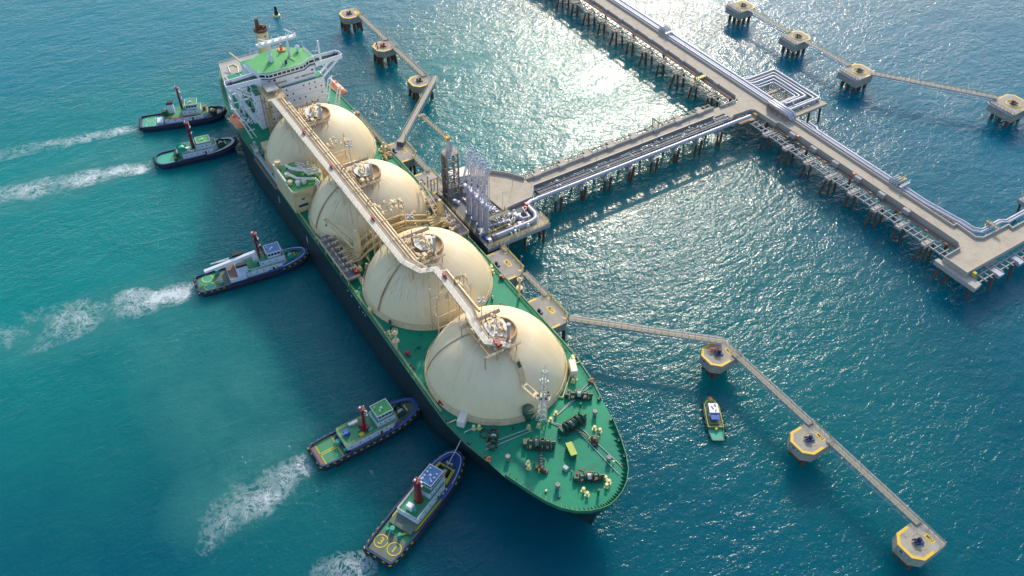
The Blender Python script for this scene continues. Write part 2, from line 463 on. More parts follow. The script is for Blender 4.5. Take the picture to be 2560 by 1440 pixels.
def wake(path, w0, w1, label, strength=1.0, seed=0):
    """path: centre line from the tug outwards; vertices carry a foam density"""
    P = [Vector((x, y, 0)) for x, y in path]; L = sum((b-a).length for a, b in zip(P[:-1], P[1:]))
    n = int(L/0.8); rows = []
    def at(s):
        for a, b in zip(P[:-1], P[1:]):
            l = (b-a).length
            if s <= l or b is P[-1]: return a.lerp(b, s/l), (b-a).normalized()
            s -= l
    mw = 24; vs = []; dens = []
    for i in range(n+1):
        q, d = at(L*i/n); u = i/n; nn = Vector((-d.y, d.x, 0)); w = w0+(w1-w0)*u
        for j in range(mw+1):
            k = j/mw*2-1
            off = noise.noise(Vector((q.x*0.08, q.y*0.08, seed)))*3
            v = q + nn*(k*w+off*u); vs.append((v.x, v.y, 0.05))
            e = 1-abs(k)**1.7
            tail = min(1, u*14)*(1-u)**0.85
            lumps = noise.fractal(Vector((v.x*0.09, v.y*0.09, seed+3)), 0.9, 2.1, 4)
            dens.append(strength*max(-0.6, e*tail*0.95 + lumps*0.6*(0.4+0.6*tail) - 0.12*u - (0.5*max(0,abs(k)-0.8)*5) - (0.4 if i in (0, n) else 0)))
    keep = []
    for i in range(n):
        for j in range(mw):
            a = i*(mw+1)+j; ids = (a, a+1, a+mw+2, a+mw+1)
            if max(dens[k] for k in ids) > 0.0: keep.append(ids)
    g = MB(); g.add(vs, keep, True); o = g.build('wake_foam', FOAM)
    at_ = o.data.attributes.new('dens', 'FLOAT', 'POINT'); at_.data.foreach_set('value', dens)
    tag(o, label, 'foam', kind='stuff')
wake([(-212.3,-52.6),(-217,-72),(-220,-95),(-223,-122),(-226,-150)], 4, 8, 'thin pale foam streak trailing behind the farthest tug', 0.95, 1)
wake([(-181.5,-54.6),(-186,-72),(-190,-95),(-194,-118),(-199,-150)], 5, 12, 'broad white foam behind the tug with the plain green stern', 1.15, 2)
wake([(-100.2,-63.2),(-104,-82),(-107.5,-100),(-110,-120),(-113,-140)], 6, 17, 'wide foam fan behind the tug with the white boom', 1.15, 3)
wake([(-10.2,-57.8),(-9.6,-66),(-8,-77),(-5,-90),(-2,-99)], 5, 15, 'broken foam behind the tug with two square stern panels', 1.0, 4)
wake([(29.4,-55.8),(27.5,-61),(23.5,-69),(19,-78)], 4.5, 9, 'foam behind the nearest tug at the photo bottom', 1.0, 5)
wake([(1.2,-45.0),(4.0,-46.2),(6.5,-46.6)], 0.8, 1.2, 'small splash of discharge water beside the tug with square stern panels', 1.0, 6)

# ------------------------------------------------------------------ the gas tanker (bow towards +X, port side towards +Y)
DZ = 17.25
ship = thing('gas_tanker', 'huge gas tanker with four cream domes and green deck, moored at the jetty', 'ship', (-80, 0, 0))
def lerp_tab(tab, x):
    for (a, b), (c, d_) in zip(tab[:-1], tab[1:]):
        if x <= c: return b + (d_-b)*(x-a)/(c-a) if c > a else d_
    return tab[-1][1]
DECK = [(-214,12.0),(-211,14.2),(-200,17.5),(-185,21.0),(-165,23.3),(-150,23.6),(0,23.6),(10,23.4),(20,22.0),(27,20.2),(35,18.5),(42,16.0),(47,13.9),(51,11.5),(54,8.5),(55.9,5.3),(56.8,2.4),(57.2,0)]
WL = [(-214,5.0),(-200,12.0),(-180,19.5),(-160,23.2),(-145,23.6),(-20,23.6),(0,22.4),(14,18.5),(26,13.0),(36,7.6),(44,3.4),(50,0.9),(51.5,0)]
deckpts = []
for i in range(len(DECK)-1):
    (a, b), (c, d_) = DECK[i], DECK[i+1]
    k = max(1, int((c-a)/6))
    for j in range(k): deckpts.append((a+(c-a)*j/k, b+(d_-b)*j/k))
deckpts.append((57.2, 0.0))
xs_d = [p[0] for p in deckpts]
def hull_ring(t):
    """half outline at height fraction t of the freeboard (0 waterline, 1 deck)"""
    out = []
    for x, hb in deckpts:
        fx = (x+214)/271.0
        xw = x if x < 0 else x*(51.5/57.0)
        hw = lerp_tab(WL, xw)
        e = t**1.5
        out.append((xw+(x-xw)*e, hw+(hb-hw)*e))
    return out
g = MB(); levels = [(-2.0,0.0),(0.0,0.0),(4.0,0.23),(8.5,0.49),(13.0,0.76),(16.6,0.963),(DZ,1.0)]
rings = []
for z, t_ in levels:
    h = hull_ring(t_); ring = [(x,-y,z) for x, y in h] + [(x,y,z) for x, y in reversed(h[:-1])]
    rings.append(ring)
n = len(rings[0])
for r0, r1 in zip(rings[:-1], rings[1:]):
    g.add(r0+r1, [(i, (i+1)%n, n+(i+1)%n, n+i) for i in range(n)], False)
hull = g.build('hull', 'hull', ship)
dk = MB(); top = rings[-1]
dk.add([(x,y,DZ+0.01) for x,y,z in top], [tuple(range(n))])
dk.build('main_deck', 'deck', ship)
# green waterway bar along the deck edge
e = MB()
e.wall([(x,y,DZ) for x,y,z in top if -212 < x < 33 and y < 0], 0.35, 0.45)
e.wall([(x,y,DZ) for x,y,z in top if -212 < x < 33 and y > 0], 0.35, 0.45)
e.build('deck_edge', 'hullgreen', ship)
# bow bulwark with stays
bw = MB(); bp = [(x*0.998, y*0.985, DZ) for x, y, z in top if x > 33]
bw.wall(bp, 1.35, 0.22)
for i in range(len(bp)-1):
    for k in (0.0, 0.33, 0.66):
        a = Vector(bp[i]).lerp(Vector(bp[i+1]), k); c = Vector((a.x*0.965+30*0.035-1.0, a.y*0.90, DZ))
        bw.add([a, c, a+Vector((0,0,1.2)), a+Vector((0.12,0.12,0)), c+Vector((0.12,0.12,0)), a+Vector((0.12,0.12,1.2))], [(0,1,2),(5,4,3),(0,2,5,3),(1,4,5,2),(0,3,4,1)])
bw.build('bow_bulwark', 'hullgreen', ship)
# side rails
for sgn in (-1, 1):
    rl = MB(); pts = [(x, y-0.35*sgn, DZ+0.3) for x, y, z in top if -208 < x < 33 and y*sgn > 0]
    rl.rail(pts, 1.0, 2.4, 0.07); rl.build('deck_rail', 'hullgreen', ship)
# draught marks and worn boot top dots along the sheer
dm = MB()
for x in (-57,-54,-48,-45,-43.5): dm.box(x, x+0.5, -23.66, -23.58, 14.5, 15.0)
for x in (-120,-93): dm.box(x, x+0.35, -23.66, -23.58, 9.0, 12.0)
dm.build('hull_mark', 'whitec', ship)

TX = [0.0, -43.55, -88.5, -131.86]
RS, ZS = 21.75, 13.5
def tank_material(i, rust, ang0):
    t = NT('tank_cover_paint_%s' % 'abcd'[i]); o = t.objco()
    sp = t.n('ShaderNodeSeparateXYZ'); t.l(o, sp.inputs[0])
    ang = t.math('ARCTAN2', sp.outputs[1], sp.outputs[0])
    cmb = t.n('ShaderNodeCombineXYZ'); t.l(t.math('MULTIPLY', ang, 11.0), cmb.inputs[0]); t.l(t.math('MULTIPLY', sp.outputs[2], 0.10), cmb.inputs[1])
    cmb.inputs[2].default_value = 3.1*i
    fine = t.n('ShaderNodeCombineXYZ'); t.l(t.math('MULTIPLY', ang, 34.0), fine.inputs[0]); t.l(t.math('MULTIPLY', sp.outputs[2], 0.16), fine.inputs[1]); fine.inputs[2].default_value = 7.7*i
    s1 = t.noise(cmb.outputs[0], 1.0, 4, 0.6); s2 = t.noise(fine.outputs[0], 1.0, 3, 0.6)
    high = t.ramp(sp.outputs[2], 4.0, 20.0)
    cl = t.noise(o, 0.09, 4, 0.6)
    # the side where the rust runs
    side = t.ramp(t.math('COSINE', t.math('SUBTRACT', ang, ang0)), 0.2, 1.0)
    base = t.mix(t.ramp(cl, 0.3, 0.7), (0.80, 0.665, 0.43), (0.76, 0.605, 0.355))
    base = t.mix(t.math('MULTIPLY', t.ramp(s1, 0.44, 0.74), t.math('MULTIPLY', t.ramp(cl, 0.35, 0.65), t.math('ADD', 0.15, t.math('MULTIPLY', high, 0.5)))), base, (0.66, 0.47, 0.215))
    r = t.math('MULTIPLY', t.math('MULTIPLY', t.ramp(s2, 0.52, 0.65), t.ramp(t.noise(o, 0.16, 4, 0.65), 0.42, 0.62)), t.math('MULTIPLY', t.math('MULTIPLY', side, high), rust), True)
    base = t.mix(r, base, (0.36, 0.165, 0.045))
    d_ = t.math('MULTIPLY', t.ramp(t.math('ADD', sp.outputs[2], t.math('MULTIPLY', s2, 3.0)), 20.4, 23.2), 0.7)
    base = t.mix(d_, base, (0.42, 0.27, 0.11))
    # plate seams
    seam = t.math('GREATER_THAN', t.math('ABSOLUTE', t.math('SUBTRACT', t.math('FRACT', t.math('MULTIPLY', ang, 24/(2*math.pi))), 0.5)), 0.488)
    lat = t.math('GREATER_THAN', t.math('ABSOLUTE', t.math('SUBTRACT', t.math('FRACT', t.math('MULTIPLY', t.math('ARCSINE', t.math('DIVIDE', sp.outputs[2], RS+0.05)), 7.0)), 0.5)), 0.487)
    base = t.mix(t.math('MULTIPLY', t.math('MAXIMUM', seam, lat), 0.05), base, (0.42, 0.34, 0.2))
    t.l(base, t.b.inputs['Base Color']); t.b.inputs['Roughness'].default_value = 0.55
    bn = t.n('ShaderNodeBump'); bn.inputs['Strength'].default_value = 0.25; bn.inputs['Distance'].default_value = 0.12
    t.l(t.noise(o, 0.35, 3, 0.5), bn.inputs['Height']); t.l(bn.outputs[0], t.b.inputs['Normal'])
    return t.m
TRUST = [0.5, 1.0, 1.0, 0.65]; TANG = [R(-100), R(-60), R(-70), R(-120)]
def sph_z(dx, dy, r=RS): return ZS + math.sqrt(max(0.0, r*r-dx*dx-dy*dy))
def chaos(g, x0, x1, y0, y1, z, n, rnd, r0=0.12, r1=0.3):
    """a tangle of small-bore pipes, valves and brackets"""
    for i in range(n):
        x = rnd.uniform(x0, x1); y = rnd.uniform(y0, y1); zz = z+rnd.uniform(0.2, 0.9); r = rnd.uniform(r0, r1)
        L = rnd.uniform(1.0, 3.2); ax = rnd.random() < 0.5
        q = (min(x+L, x1), y, zz) if ax else (x, min(y+L, y1), zz)
        if (Vector(q)-Vector((x, y, zz))).length < 0.3: continue
        g.tube([(x,y,z-0.3),(x,y,zz),q,(q[0],q[1],z-0.3)], r, 6)
        if rnd.random() < 0.6: g.cyl((x+q[0])/2, (y+q[1])/2, zz, zz+rnd.uniform(0.5, 1.1), 0.1, None, 6).cyl((x+q[0])/2, (y+q[1])/2, zz+0.9, zz+1.0, 0.38, None, 10)
for i, tx in enumerate(TX):
    g = MB(); prof = []
    a0 = math.asin((DZ+0.05-ZS)/RS)
    for k in range(29):
        a = a0+(math.pi/2-a0)*k/28; prof.append((max(0.02, RS*math.cos(a)), ZS+RS*math.sin(a)))
    g.lathe(prof, tx, 0, 96)
    cov = g.build('tank_cover', tank_material(i, TRUST[i], TANG[i]), ship, at=(tx, 0, ZS))
    g = MB(); rr = RS*math.cos(a0)
    g.lathe([(rr-0.2,DZ+0.02),(rr+0.55,DZ+0.02),(rr+0.55,DZ+0.5),(rr+0.12,DZ+0.55),(rr+0.1,DZ+1.2),(rr-0.6,DZ+1.25)], tx, 0, 96)
    g.build('tank_skirt', 'cream', cov)
    g = MB(); g.torus((tx,0,DZ+1.9), rr+0.15, 0.13, 'z', 72, 6)
    for k in range(36):
        a = 2*math.pi*k/36; g.beam((tx+(rr+0.15)*math.cos(a),(rr+0.15)*math.sin(a),DZ+0.4),(tx+(rr+0.15)*math.cos(a),(rr+0.15)*math.sin(a),DZ+1.9), 0.1)
    g.build('spray_pipe', 'cream', cov)
    # hatch dome on the crown, with its deck, piping and vent post
    rnd = random.Random(11+i)
    g = MB(); g.lathe([(5.3,ZS+20.9),(5.3,35.5),(5.0,35.62),(4.7,35.62),(4.7,35.2),(0.02,35.25)], tx+1.2, 0.2, 40); dome = g.build('hatch_dome', 'rusty', ship)
    g = MB(); g.prism([(tx-2.4,-2.9),(tx+0.6,-4.0),(tx+3.4,-3.2),(tx+4.6,-1.0),(tx+3.9,0.9),(tx+2.3,0.7),(tx+1.9,2.6),(tx-1.2,2.9),(tx-2.6,0.6)], 36.1, 36.5)
    g.build('dome_cover', 'creamw', dome)
    g = MB(); g.torus((tx+2.2,-0.2,36.9), 0.75, 0.09, 'z', 18, 6)
    for q in ((tx+0.2,-1.5),(tx+3.0,-1.9),(tx+0.5,1.5),(tx-1.4,-0.6)): g.cyl(q[0],q[1],36.5,37.2,0.45,None,10)
    g.box(tx+2.6,tx+4.1,0.6,1.6,36.5,37.5); chaos(g, tx-1.8, tx+3.6, -2.6, 1.2, 36.6, 9, rnd, 0.09, 0.2); g.build('dome_fitting', 'cream', dome)
    g = MB()
    g.box(tx-4.6,tx-4.2,-9.6,4.0,36.0,36.35).box(tx+8.6,tx+9.0,-9.6,1.9,36.0,36.35)
    g.box(tx-4.2,tx+8.6,-7.9,-7.6,35.9,36.2)
    g.box(tx-4.2,tx+8.6,-5.4,-5.1,35.9,36.2)
    for x in (tx-4.4, tx+8.8):
        for y in (-9.2,-5.2,-1.0,1.4): g.beam((x,y,36.05),(x,y,sph_z(x-tx,y)-0.2),0.22)
    fr = g.build('platform_frame', 'rusty', ship)
    g = MB(); g.slab([(tx-4.9,-9.4,36.42),(tx-4.9,4.2,36.42)],1.0,0.06).slab([(tx+9.2,-9.4,36.42),(tx+9.2,2.0,36.42)],1.0,0.06); g.each('grating', 'dark', fr)
    g = MB(); g.rail([(tx-5.4,-9.3,36.42),(tx-5.4,4.2,36.42)],1.1,1.5,0.08).rail([(tx+9.7,-9.3,36.42),(tx+9.7,2.0,36.42)],1.1,1.5,0.08); g.build('handrail', 'cream', fr)
    g = MB(); chaos(g, tx-4, tx+8.2, -7.2, -4.2, 35.6, 16, rnd, 0.1, 0.3); chaos(g, tx-4, tx-2, -4, 3, 35.6, 7, rnd, 0.1, 0.24); chaos(g, tx+4.4, tx+8.4, -4, 0.5, 35.2, 8, rnd, 0.1, 0.24)
    g.box(tx+5.2,tx+7.0,-3.9,-2.7,35.4,36.9); g.each('dome_piping', 'cream', ship)
    g = MB(); g.cyl(tx+6.0,0.3,34.3,41.8,0.5,0.45,14).cyl(tx+6.0,0.3,41.8,42.3,0.62,0.62,14); g.build('vent_post', 'truss', ship)
    if i < 3:
        g = MB(); L = (tx+(-3.6 if i != 1 else -3.6), -2.8); g.cyl(L[0],L[1],34.8,45.2,0.13,0.09,8)
        for a in (0.4,1.97,3.5,5.1):
            x, y = L[0]+1.0*math.cos(a), L[1]+1.0*math.sin(a); g.beam((L[0],L[1],45.2),(x,y,45.2),0.1); g.obox(x,y,44.9,0.7,0.5,0.5,a)
        g.build('floodlight_post', 'truss', ship)
    # radial pipe covers running down the side
    if i < 3:
        g = MB()
        for off in ((-2.0, -1.2) if i else (0.0,)):
            for k in range(12):
                u0, u1 = R(70-4.6*k), R(70-4.6*(k+1)); az = TANG[i]-0.25+off*0.03
                P = [(tx+(RS+0.12)*math.cos(u)*math.cos(az),(RS+0.12)*math.cos(u)*math.sin(az),ZS+(RS+0.12)*math.sin(u)) for u in (u0,u1)]
                g.tube(P, 0.16, 6)
        g.build('drain_pipe', 'rusty', cov)

# catwalk along the starboard side of the domes
CW = 36.7
cpath = [(-146.0,-10.75),(-38.4,-10.65),(-31.6,-8.0),(-29.9,-3.55),(-9.0,-4.25),(-5.2,-5.45),(4.0,-5.9),(8.9,-0.9)]
g = MB(); g.slab([(x,y,CW) for x, y in cpath], 2.0, 0.35); walk = g.build('catwalk', 'creamw', ship)
def offset(path, k):
    out = []
    for i, (x, y) in enumerate(path):
        a = Vector(path[max(0,i-1)]); b = Vector(path[min(len(path)-1,i+1)]); p_ = Vector((x,y))
        d0 = (p_-a).normalized() if i else (b-p_).normalized(); d1 = (b-p_).normalized() if i < len(path)-1 else d0
        t_ = (d0+d1).normalized(); nn = Vector((-t_.y,t_.x)); q = p_+nn*(k/max(0.4,t_.dot(d1))); out.append((q.x,q.y))
    return out
g = MB(); g.slab([(x,y,CW-0.1) for x, y in offset(cpath, 1.65)], 1.2, 0.25); g.build('cable_tray', 'dark', walk)
g = MB(); g.rail([(x,y,CW) for x, y in offset(cpath, -0.95)], 1.1, 2.0, 0.08); g.rail([(x,y,CW) for x, y in offset(cpath, 1.0)], 1.1, 2.0, 0.08); g.build('handrail', 'cream', walk)
g = MB()
for a, b in zip(cpath[:-1], cpath[1:]):
    a = Vector(a); b = Vector(b); k = max(1, int((b-a).length/5.5)); d_ = (b-a).normalized(); nn = Vector((-d_.y, d_.x))
    for j in range(k):
        p_ = a.lerp(b, (j+0.5)/k)
        for s_ in (-1.1, 1.6):
            q = p_+nn*s_; zb = DZ
            for tx in TX:
                if (q.x-tx)**2+q.y**2 < RS*RS: zb = max(zb, sph_z(q.x-tx, q.y)-0.1)
            g.beam((q.x,q.y,zb),(q.x,q.y,CW-0.3),0.22)
        q0 = p_+nn*-1.2; q1 = p_+nn*2.2; g.beam((q0.x,q0.y,CW-0.5),(q1.x,q1.y,CW-0.5),0.25,0.3)
for sx in (-0.9, 0.9):
    q = offset(cpath, sx)
    for a, b in zip(q[:-1], q[1:]): g.beam((*a,CW-0.55),(*b,CW-0.55),0.2,0.35)
g.build('catwalk_leg', 'cream', walk)
for x in (-119.5,-95.0,-62.0,-26.0):
    g = MB(); y = -9.6 if x < -40 else -3.0
    g.box(x,x+1.3,y-0.4,y+0.4,CW+0.02,CW+1.2).cyl(x+1.7,y,CW+0.02,CW+0.9,0.35,None,10); g.build('fire_box', 'fire', walk)
g = MB(); g.box(5.2,8.0,-4.4,-3.0,CW+0.05,CW+1.0); g.build('fire_box', 'fire', walk)
# twin vapour and liquid mains beside the catwalk
for k, (y, r) in enumerate(((-8.3,0.33),(-7.3,0.5),(-6.3,0.42))):
    g = MB(); q = [(-146.0,y,CW-0.5)]
    q += [(-38.0+0.4*k,y,CW-0.5),(-30.0+1.0*k,y+2.6,CW-0.5),(-28.4+0.7*k,-1.9+0.95*k,CW-0.5),(-8.5,-2.2+0.95*k,CW-0.5)]
    if k == 1:
        q = [(-146.0,y,CW-0.5),(-49.3,y,CW-0.5)]
        q += [(-37.0,y,CW-0.5),(-29.0,-4.7,CW-0.5),(-27.6,-0.9,CW-0.5),(-7.6,-1.2,CW-0.5)]
    if k == 2:
        q = [(-142.0,y,CW-0.5),(-48.5,y,CW-0.5)]
        q += [(-36.2,y,CW-0.5)]
    g.tube(q, r, 10)
    for x in range(-140,-50,9):
        g.tube([(x,y,CW-0.5),(x+0.3,y,CW-0.5)], r*1.45, 10)
    g.build('cargo_pipe', 'cream' if k else 'yelpipe', ship)
g = MB()
for x in range(-143,-40,6): g.box(x,x+0.35,-9.0,-5.6,CW-1.35,CW-1.0).beam((x+0.2,-8.8,CW-1.2),(x+0.2,-8.8,CW-3.2),0.25).beam((x+0.2,-5.8,CW-1.2),(x+0.2,-5.8,CW-2.2),0.25)
for x in range(-27,-8,5): g.box(x,x+0.35,-3.2,0.5,CW-1.35,CW-1.0)
for xx in (-117.6,-91.0,-70.0,-22.0):
    y = -7.3 if xx < -40 else -1.2
    g.tube([(xx,y,CW-0.5),(xx,y,CW+1.0),(xx,y+1.6,CW+1.0),(xx,y+1.6,CW-0.6)],0.22,8)
g.build('pipe_support', 'rusty', ship)
# access trunks between the domes
for x in (-21.8,-66.0,-110.2):
    g = MB()
    for sx, sy in ((-2.2,-9.0),(2.2,-9.0),(-2.2,3.0),(2.2,3.0)): g.beam((x+sx,sy,DZ),(x+sx,sy,CW-1.0),0.35)
    for z in (22.0,27.0,32.0):
        g.beam((x-2.2,-9.0,z),(x+2.2,-9.0,z),0.2).beam((x-2.2,3.0,z),(x+2.2,3.0,z),0.2).beam((x-2.2,-9.0,z),(x-2.2,3.0,z),0.2).beam((x+2.2,-9.0,z),(x+2.2,3.0,z),0.2)
        g.beam((x-2.2,-9.0,z),(x+2.2,-9.0,z+4.5),0.14).beam((x-2.2,3.0,z+4.5),(x+2.2,3.0,z),0.14)
    chaos(g, x-3, x+3, -8, 4, 34.8, 14, random.Random(int(-x)), 0.12, 0.34)
    g.build('pipe_tower', 'cream', ship)
# stair and platform down the foremost dome
g = MB()
sp = [(8.9,-0.9),(12.0,-0.5),(15.0,-0.7),(17.0,-1.4)]
P = [(x,y,sph_z(x,y)+0.6) for x,y in sp]
g.slab(P, 1.5, 0.25); g.rail(offset and [(p_[0],p_[1]-0.7,p_[2]) for p_ in P], 1.0, 1.2, 0.07).rail([(p_[0],p_[1]+0.7,p_[2]) for p_ in P], 1.0, 1.2, 0.07)
g.slab([(17.0,-1.4,28.0),(23.0,-0.4,28.0)], 2.0, 0.25).rail([(17.0,-2.4,28.0),(23.0,-1.4,28.0)],1.0,1.2,0.07)
g.build('dome_stair', 'cream', ship)
g = MB(); g.slab([(12.2,-0.2,sph_z(12.2,0)+0.9),(13.6,-0.3,sph_z(13.6,0)+0.9)],1.2,0.1).slab([(17.8,-1.0,28.12),(21.0,-0.6,28.12)],1.0,0.08); g.each('grating', 'gear', ship)

# foremast
g = MB(); fx, fy = 24.2, 0.4
for sx, sy in ((-1.1,-1.1),(1.1,-1.1),(1.1,1.1),(-1.1,1.1)): g.beam((fx+sx,fy+sy,DZ),(fx+sx*0.4,fy+sy*0.4,40.0),0.24)
for k in range(10):
    z0 = DZ+k*2.27; z1 = z0+2.27; s0 = 1.1-0.066*k; s1 = s0-0.066
    for a, b in (((-1,-1),(1,-1)),((1,-1),(1,1)),((1,1),(-1,1)),((-1,1),(-1,-1))):
        g.beam((fx+a[0]*s0,fy+a[1]*s0,z0),(fx+b[0]*s1,fy+b[1]*s1,z1),0.12).beam((fx+a[0]*s1,fy+a[1]*s1,z1),(fx+b[0]*s1,fy+b[1]*s1,z1),0.12)
g.box(fx-1.6,fx+1.6,fy-1.6,fy+1.6,28.0,28.2); g.rail([(fx-1.6,fy-1.6,28.2),(fx+1.6,fy-1.6,28.2),(fx+1.6,fy+1.6,28.2),(fx-1.6,fy+1.6,28.2),(fx-1.6,fy-1.6,28.2)],1.0,1.6,0.08)
g.box(fx-1.0,fx+1.0,fy-1.0,fy+1.0,36.0,36.15)
g.cyl(fx,fy,40.0,43.0,0.12,0.08,6); fm = g.build('foremast', 'creamw', ship)
g = MB()
for a in range(6): g.obox(fx+1.5*math.cos(a*1.05),fy+1.5*math.sin(a*1.05),29.3,0.7,0.5,0.6,a*1.05)
g.cyl(fx-0.5,fy+1.8,28.4,30.0,0.5,None,10).cyl(fx,fy,32.2,33.0,0.45,None,8); g.each('navigation_light', 'dark', fm)

# mooring gear on the forecastle
def winch(x, y, a, L=5.0, big=False, name='mooring_winch'):
    g = MB(); s = 1.35 if big else 1.05
    def P(u, v): dx, dy = vrot(u, v, a); return (x+dx, y+dy)
    c = P(0,0); g.obox(c[0],c[1],DZ,L+1.0,2.6*s,0.35,a)
    k = 4 if big else 3
    for j in range(k):
        u = -L/2+L*(j+0.5)/k; p_ = P(u-L/k*0.36,0); q = P(u+L/k*0.36,0); z = DZ+1.35*s
        g.tube([(*p_,z),(*q,z)],0.55*s,14)
        for e_ in (p_, q):
            d_ = Vector((q[0]-p_[0],q[1]-p_[1],0)).normalized()*0.09
            g.tube([(e_[0]-d_.x,e_[1]-d_.y,z),(e_[0]+d_.x,e_[1]+d_.y,z)],1.05*s,16)
        b = P(u+L/k*0.5,0); g.obox(b[0],b[1],DZ,0.35,1.5*s,1.9*s,a,0.6)
    b = P(-L/2-0.9,0.2); g.obox(b[0],b[1],DZ,1.3,1.6*s,1.5*s,a,0.85)
    b = P(L/2+0.8,-0.3); g.obox(b[0],b[1],DZ,0.8,1.0*s,1.2*s,a); g.tube([(*P(L/2,0),DZ+1.35*s),(*P(L/2+1.4,0),DZ+1.35*s)],0.42*s,10)
    b = P(0.4,1.5*s); g.tube([(*P(-L/4,1.5*s),DZ+0.7),(*P(L/3,1.5*s),DZ+0.7)],0.4,8)
    o = g.build(name, 'gear', ship)
    g = MB()
    for j in (1,):
        u = -L/2+L*(j+0.5)/k; g.tube([(*P(u-L/k*0.3,0),DZ+1.35*s),(*P(u+L/k*0.3,0),DZ+1.35*s)],0.78*s,14)
    g.build('rope_coil', 'rope' if not big else 'steel', o)
    g = MB()
    for q in ((-L/2-0.3,0.9),(L/3,-1.0),(0.0,1.2)): p_ = P(*q); g.cyl(p_[0],p_[1],DZ+0.3,DZ+1.8,0.12,None,6).cyl(p_[0],p_[1],DZ+1.8,DZ+1.9,0.45,None,10)
    g.each('brake_wheel', 'red', o)
winch(22.7,14.9,R(55),5.4); winch(22.2,-14.7,R(55+90),4.6); winch(31.0,-4.9,R(57),6.4,True); winch(30.4,7.2,R(95),6.4,True)
winch(47.2,0.6,R(62),5.6)
for (x, y, a) in ((38.0,9.2,R(150)),(38.0,-8.8,R(30))):
    g = MB(); g.obox(x,y,DZ,3.6,1.2,0.8,a).obox(x,y,DZ+0.8,1.0,1.5,1.0,a,0.6).tube([(x-1.0,y,DZ+1.2),(x+1.2,y+0.2,DZ+0.9)],0.5,8); g.build('chain_stopper', 'dark', ship)
    g = MB(); ch = (30.6,-4.4) if y < 0 else (30.7,6.3)
    for k in range(11):
        u = k/10; g.obox(ch[0]+(x-ch[0])*u, ch[1]+(y-ch[1])*u, DZ+0.5, 0.7, 0.4, 0.35, a+(k%2)*0.5)
    g.build('anchor_chain', 'dark', ship)
    g = MB(); g.obox(x+0.3,y+1.2*(1 if y>0 else -1),DZ,0.3,0.3,2.0,0).obox(x-1.0,y-1.0,DZ,0.3,0.3,1.4,0); g.each('stopper_post', 'yellow', ship)
BOL = [(24.4,5.4),(25.5,2.8),(25.4,-1.4),(24.3,-4.1),(34.3,-10.9),(35.6,-11.5),(34.6,11.8),(36.1,12.6),(49.6,4.4),(51.1,4.5),(51.7,3.2),(49.4,-2.9),(51.0,-2.8),(16.1,-17.6),(16.8,-16.2),
       (16.6,18.0),(17.2,16.7),(-37.9,21.8),(-36.2,21.2),(-29.6,-21.6),(-28.3,-21.7),(-42.0,-22.4),(-41.2,-22.3),(-144.0,-22.0),(-143.0,-22.0),(-120.0,21.7),(-118.9,21.7),(9.5,22.0),(10.3,21.8)]
for x, y in BOL:
    g = MB(); g.cyl(x,y,DZ,DZ+1.35,0.36,None,12).cyl(x,y,DZ+1.3,DZ+1.5,0.5,0.46,14).obox(x,y,DZ,1.3,1.1,0.14,0.6); g.build('bollard', 'pale', ship)
for x, y, r in ((30.6,14.9,0.75),(45.4,8.7,0.75),(45.0,-8.4,0.75),(52.3,0.0,0.42),(30.2,-15.0,0.75),(-33.0,-19.5,0.4),(-31.0,-20.2,0.4)):
    g = MB(); g.cyl(x,y,DZ,DZ+1.5,r*0.72,None,14).cyl(x,y,DZ+1.3,DZ+2.1,r,r*0.92,18); g.build('ventilator', 'steel' if r > 0.5 else 'gear', ship)
g = MB(); g.cyl(21.6,-2.6,DZ,DZ+3.6,0.9,None,18).cyl(21.6,-2.6,DZ+3.2,DZ+5.2,1.75,1.75,24).cyl(21.6,-2.6,DZ+5.2,DZ+5.45,1.55,1.2,24); g.build('mushroom_ventilator', 'teal' if False else 'gear', ship)
g = MB(); a = R(-14); g.obox(37.7,1.3,DZ,4.2,1.7,2.2,a); bh = g.build('bosun_house', 'gear', ship)
g = MB(); g.obox(37.7,1.3,DZ+2.2,4.4,1.9,0.18,a); g.build('house_roof', 'lime', bh)
g = MB(); g.obox(41.2,-3.0,DZ,1.5,1.2,1.1,0.3,0.9); g.build('deck_locker', 'truss', ship)
g = MB(); g.obox(43.6,0.9,DZ+0.02,1.5,1.2,0.15,0.6); g.build('deck_hatch', 'gear', ship)
for (x, y, lx, ly, h, a, mm) in ((12.3,-19.0,2.2,4.0,2.6,R(40),'creamw'),(13.8,19.0,4.6,1.9,3.0,R(-25),'creamw'),(19.0,-6.2,1.6,0.9,0.8,R(30),'whitec'),(17.9,-6.5,1.0,1.8,0.9,R(30),'navy'),(-141.5,-18.3,5.6,3.0,3.6,0,'cream')):
    g = MB(); g.obox(x,y,DZ,lx,ly,h,a); g.obox(x,y,DZ+h,lx*1.04,ly*1.04,0.12,a); g.build('deck_locker', mm, ship)
g = MB(); g.tube([(11.9,23.0,DZ+0.3),(11.8,21.3,DZ+0.3),(14.5,17.6,DZ+0.3),(20.6,10.6,DZ+0.3),(17.4,7.6,DZ+0.6)],0.2,8); g.build('deck_pipe', 'pale', ship)
g = MB(); g.tube([(10.5,-23.1,DZ+0.3),(10.8,-20.4,DZ+0.3)],0.2,8); g.build('deck_pipe', 'pale', ship)
for pts in (((25.7,3.0),(20.0,20.6)),((25.7,2.4),(21.2,20.4)),((26.0,2.6),(29.6,5.4)),((26.2,2.4),(30.6,5.0)),((31,8.6),(49,10.8)),((33,7.4),(50.5,8.5)),((24.5,-4.0),(22.6,-17.5)),((25.6,-3.6),(24.0,-18.5))):
    g = MB(); g.tube([(x,y,DZ+0.16) for x,y in pts],0.12,6); g.build('mooring_rope', 'rope', ship)
g = MB()
for k in range(3): g.torus((19.0+0.2*k,-15.6-0.3*k,DZ+0.1+0.06*k),1.5-0.15*k,0.09,'z',28,5)
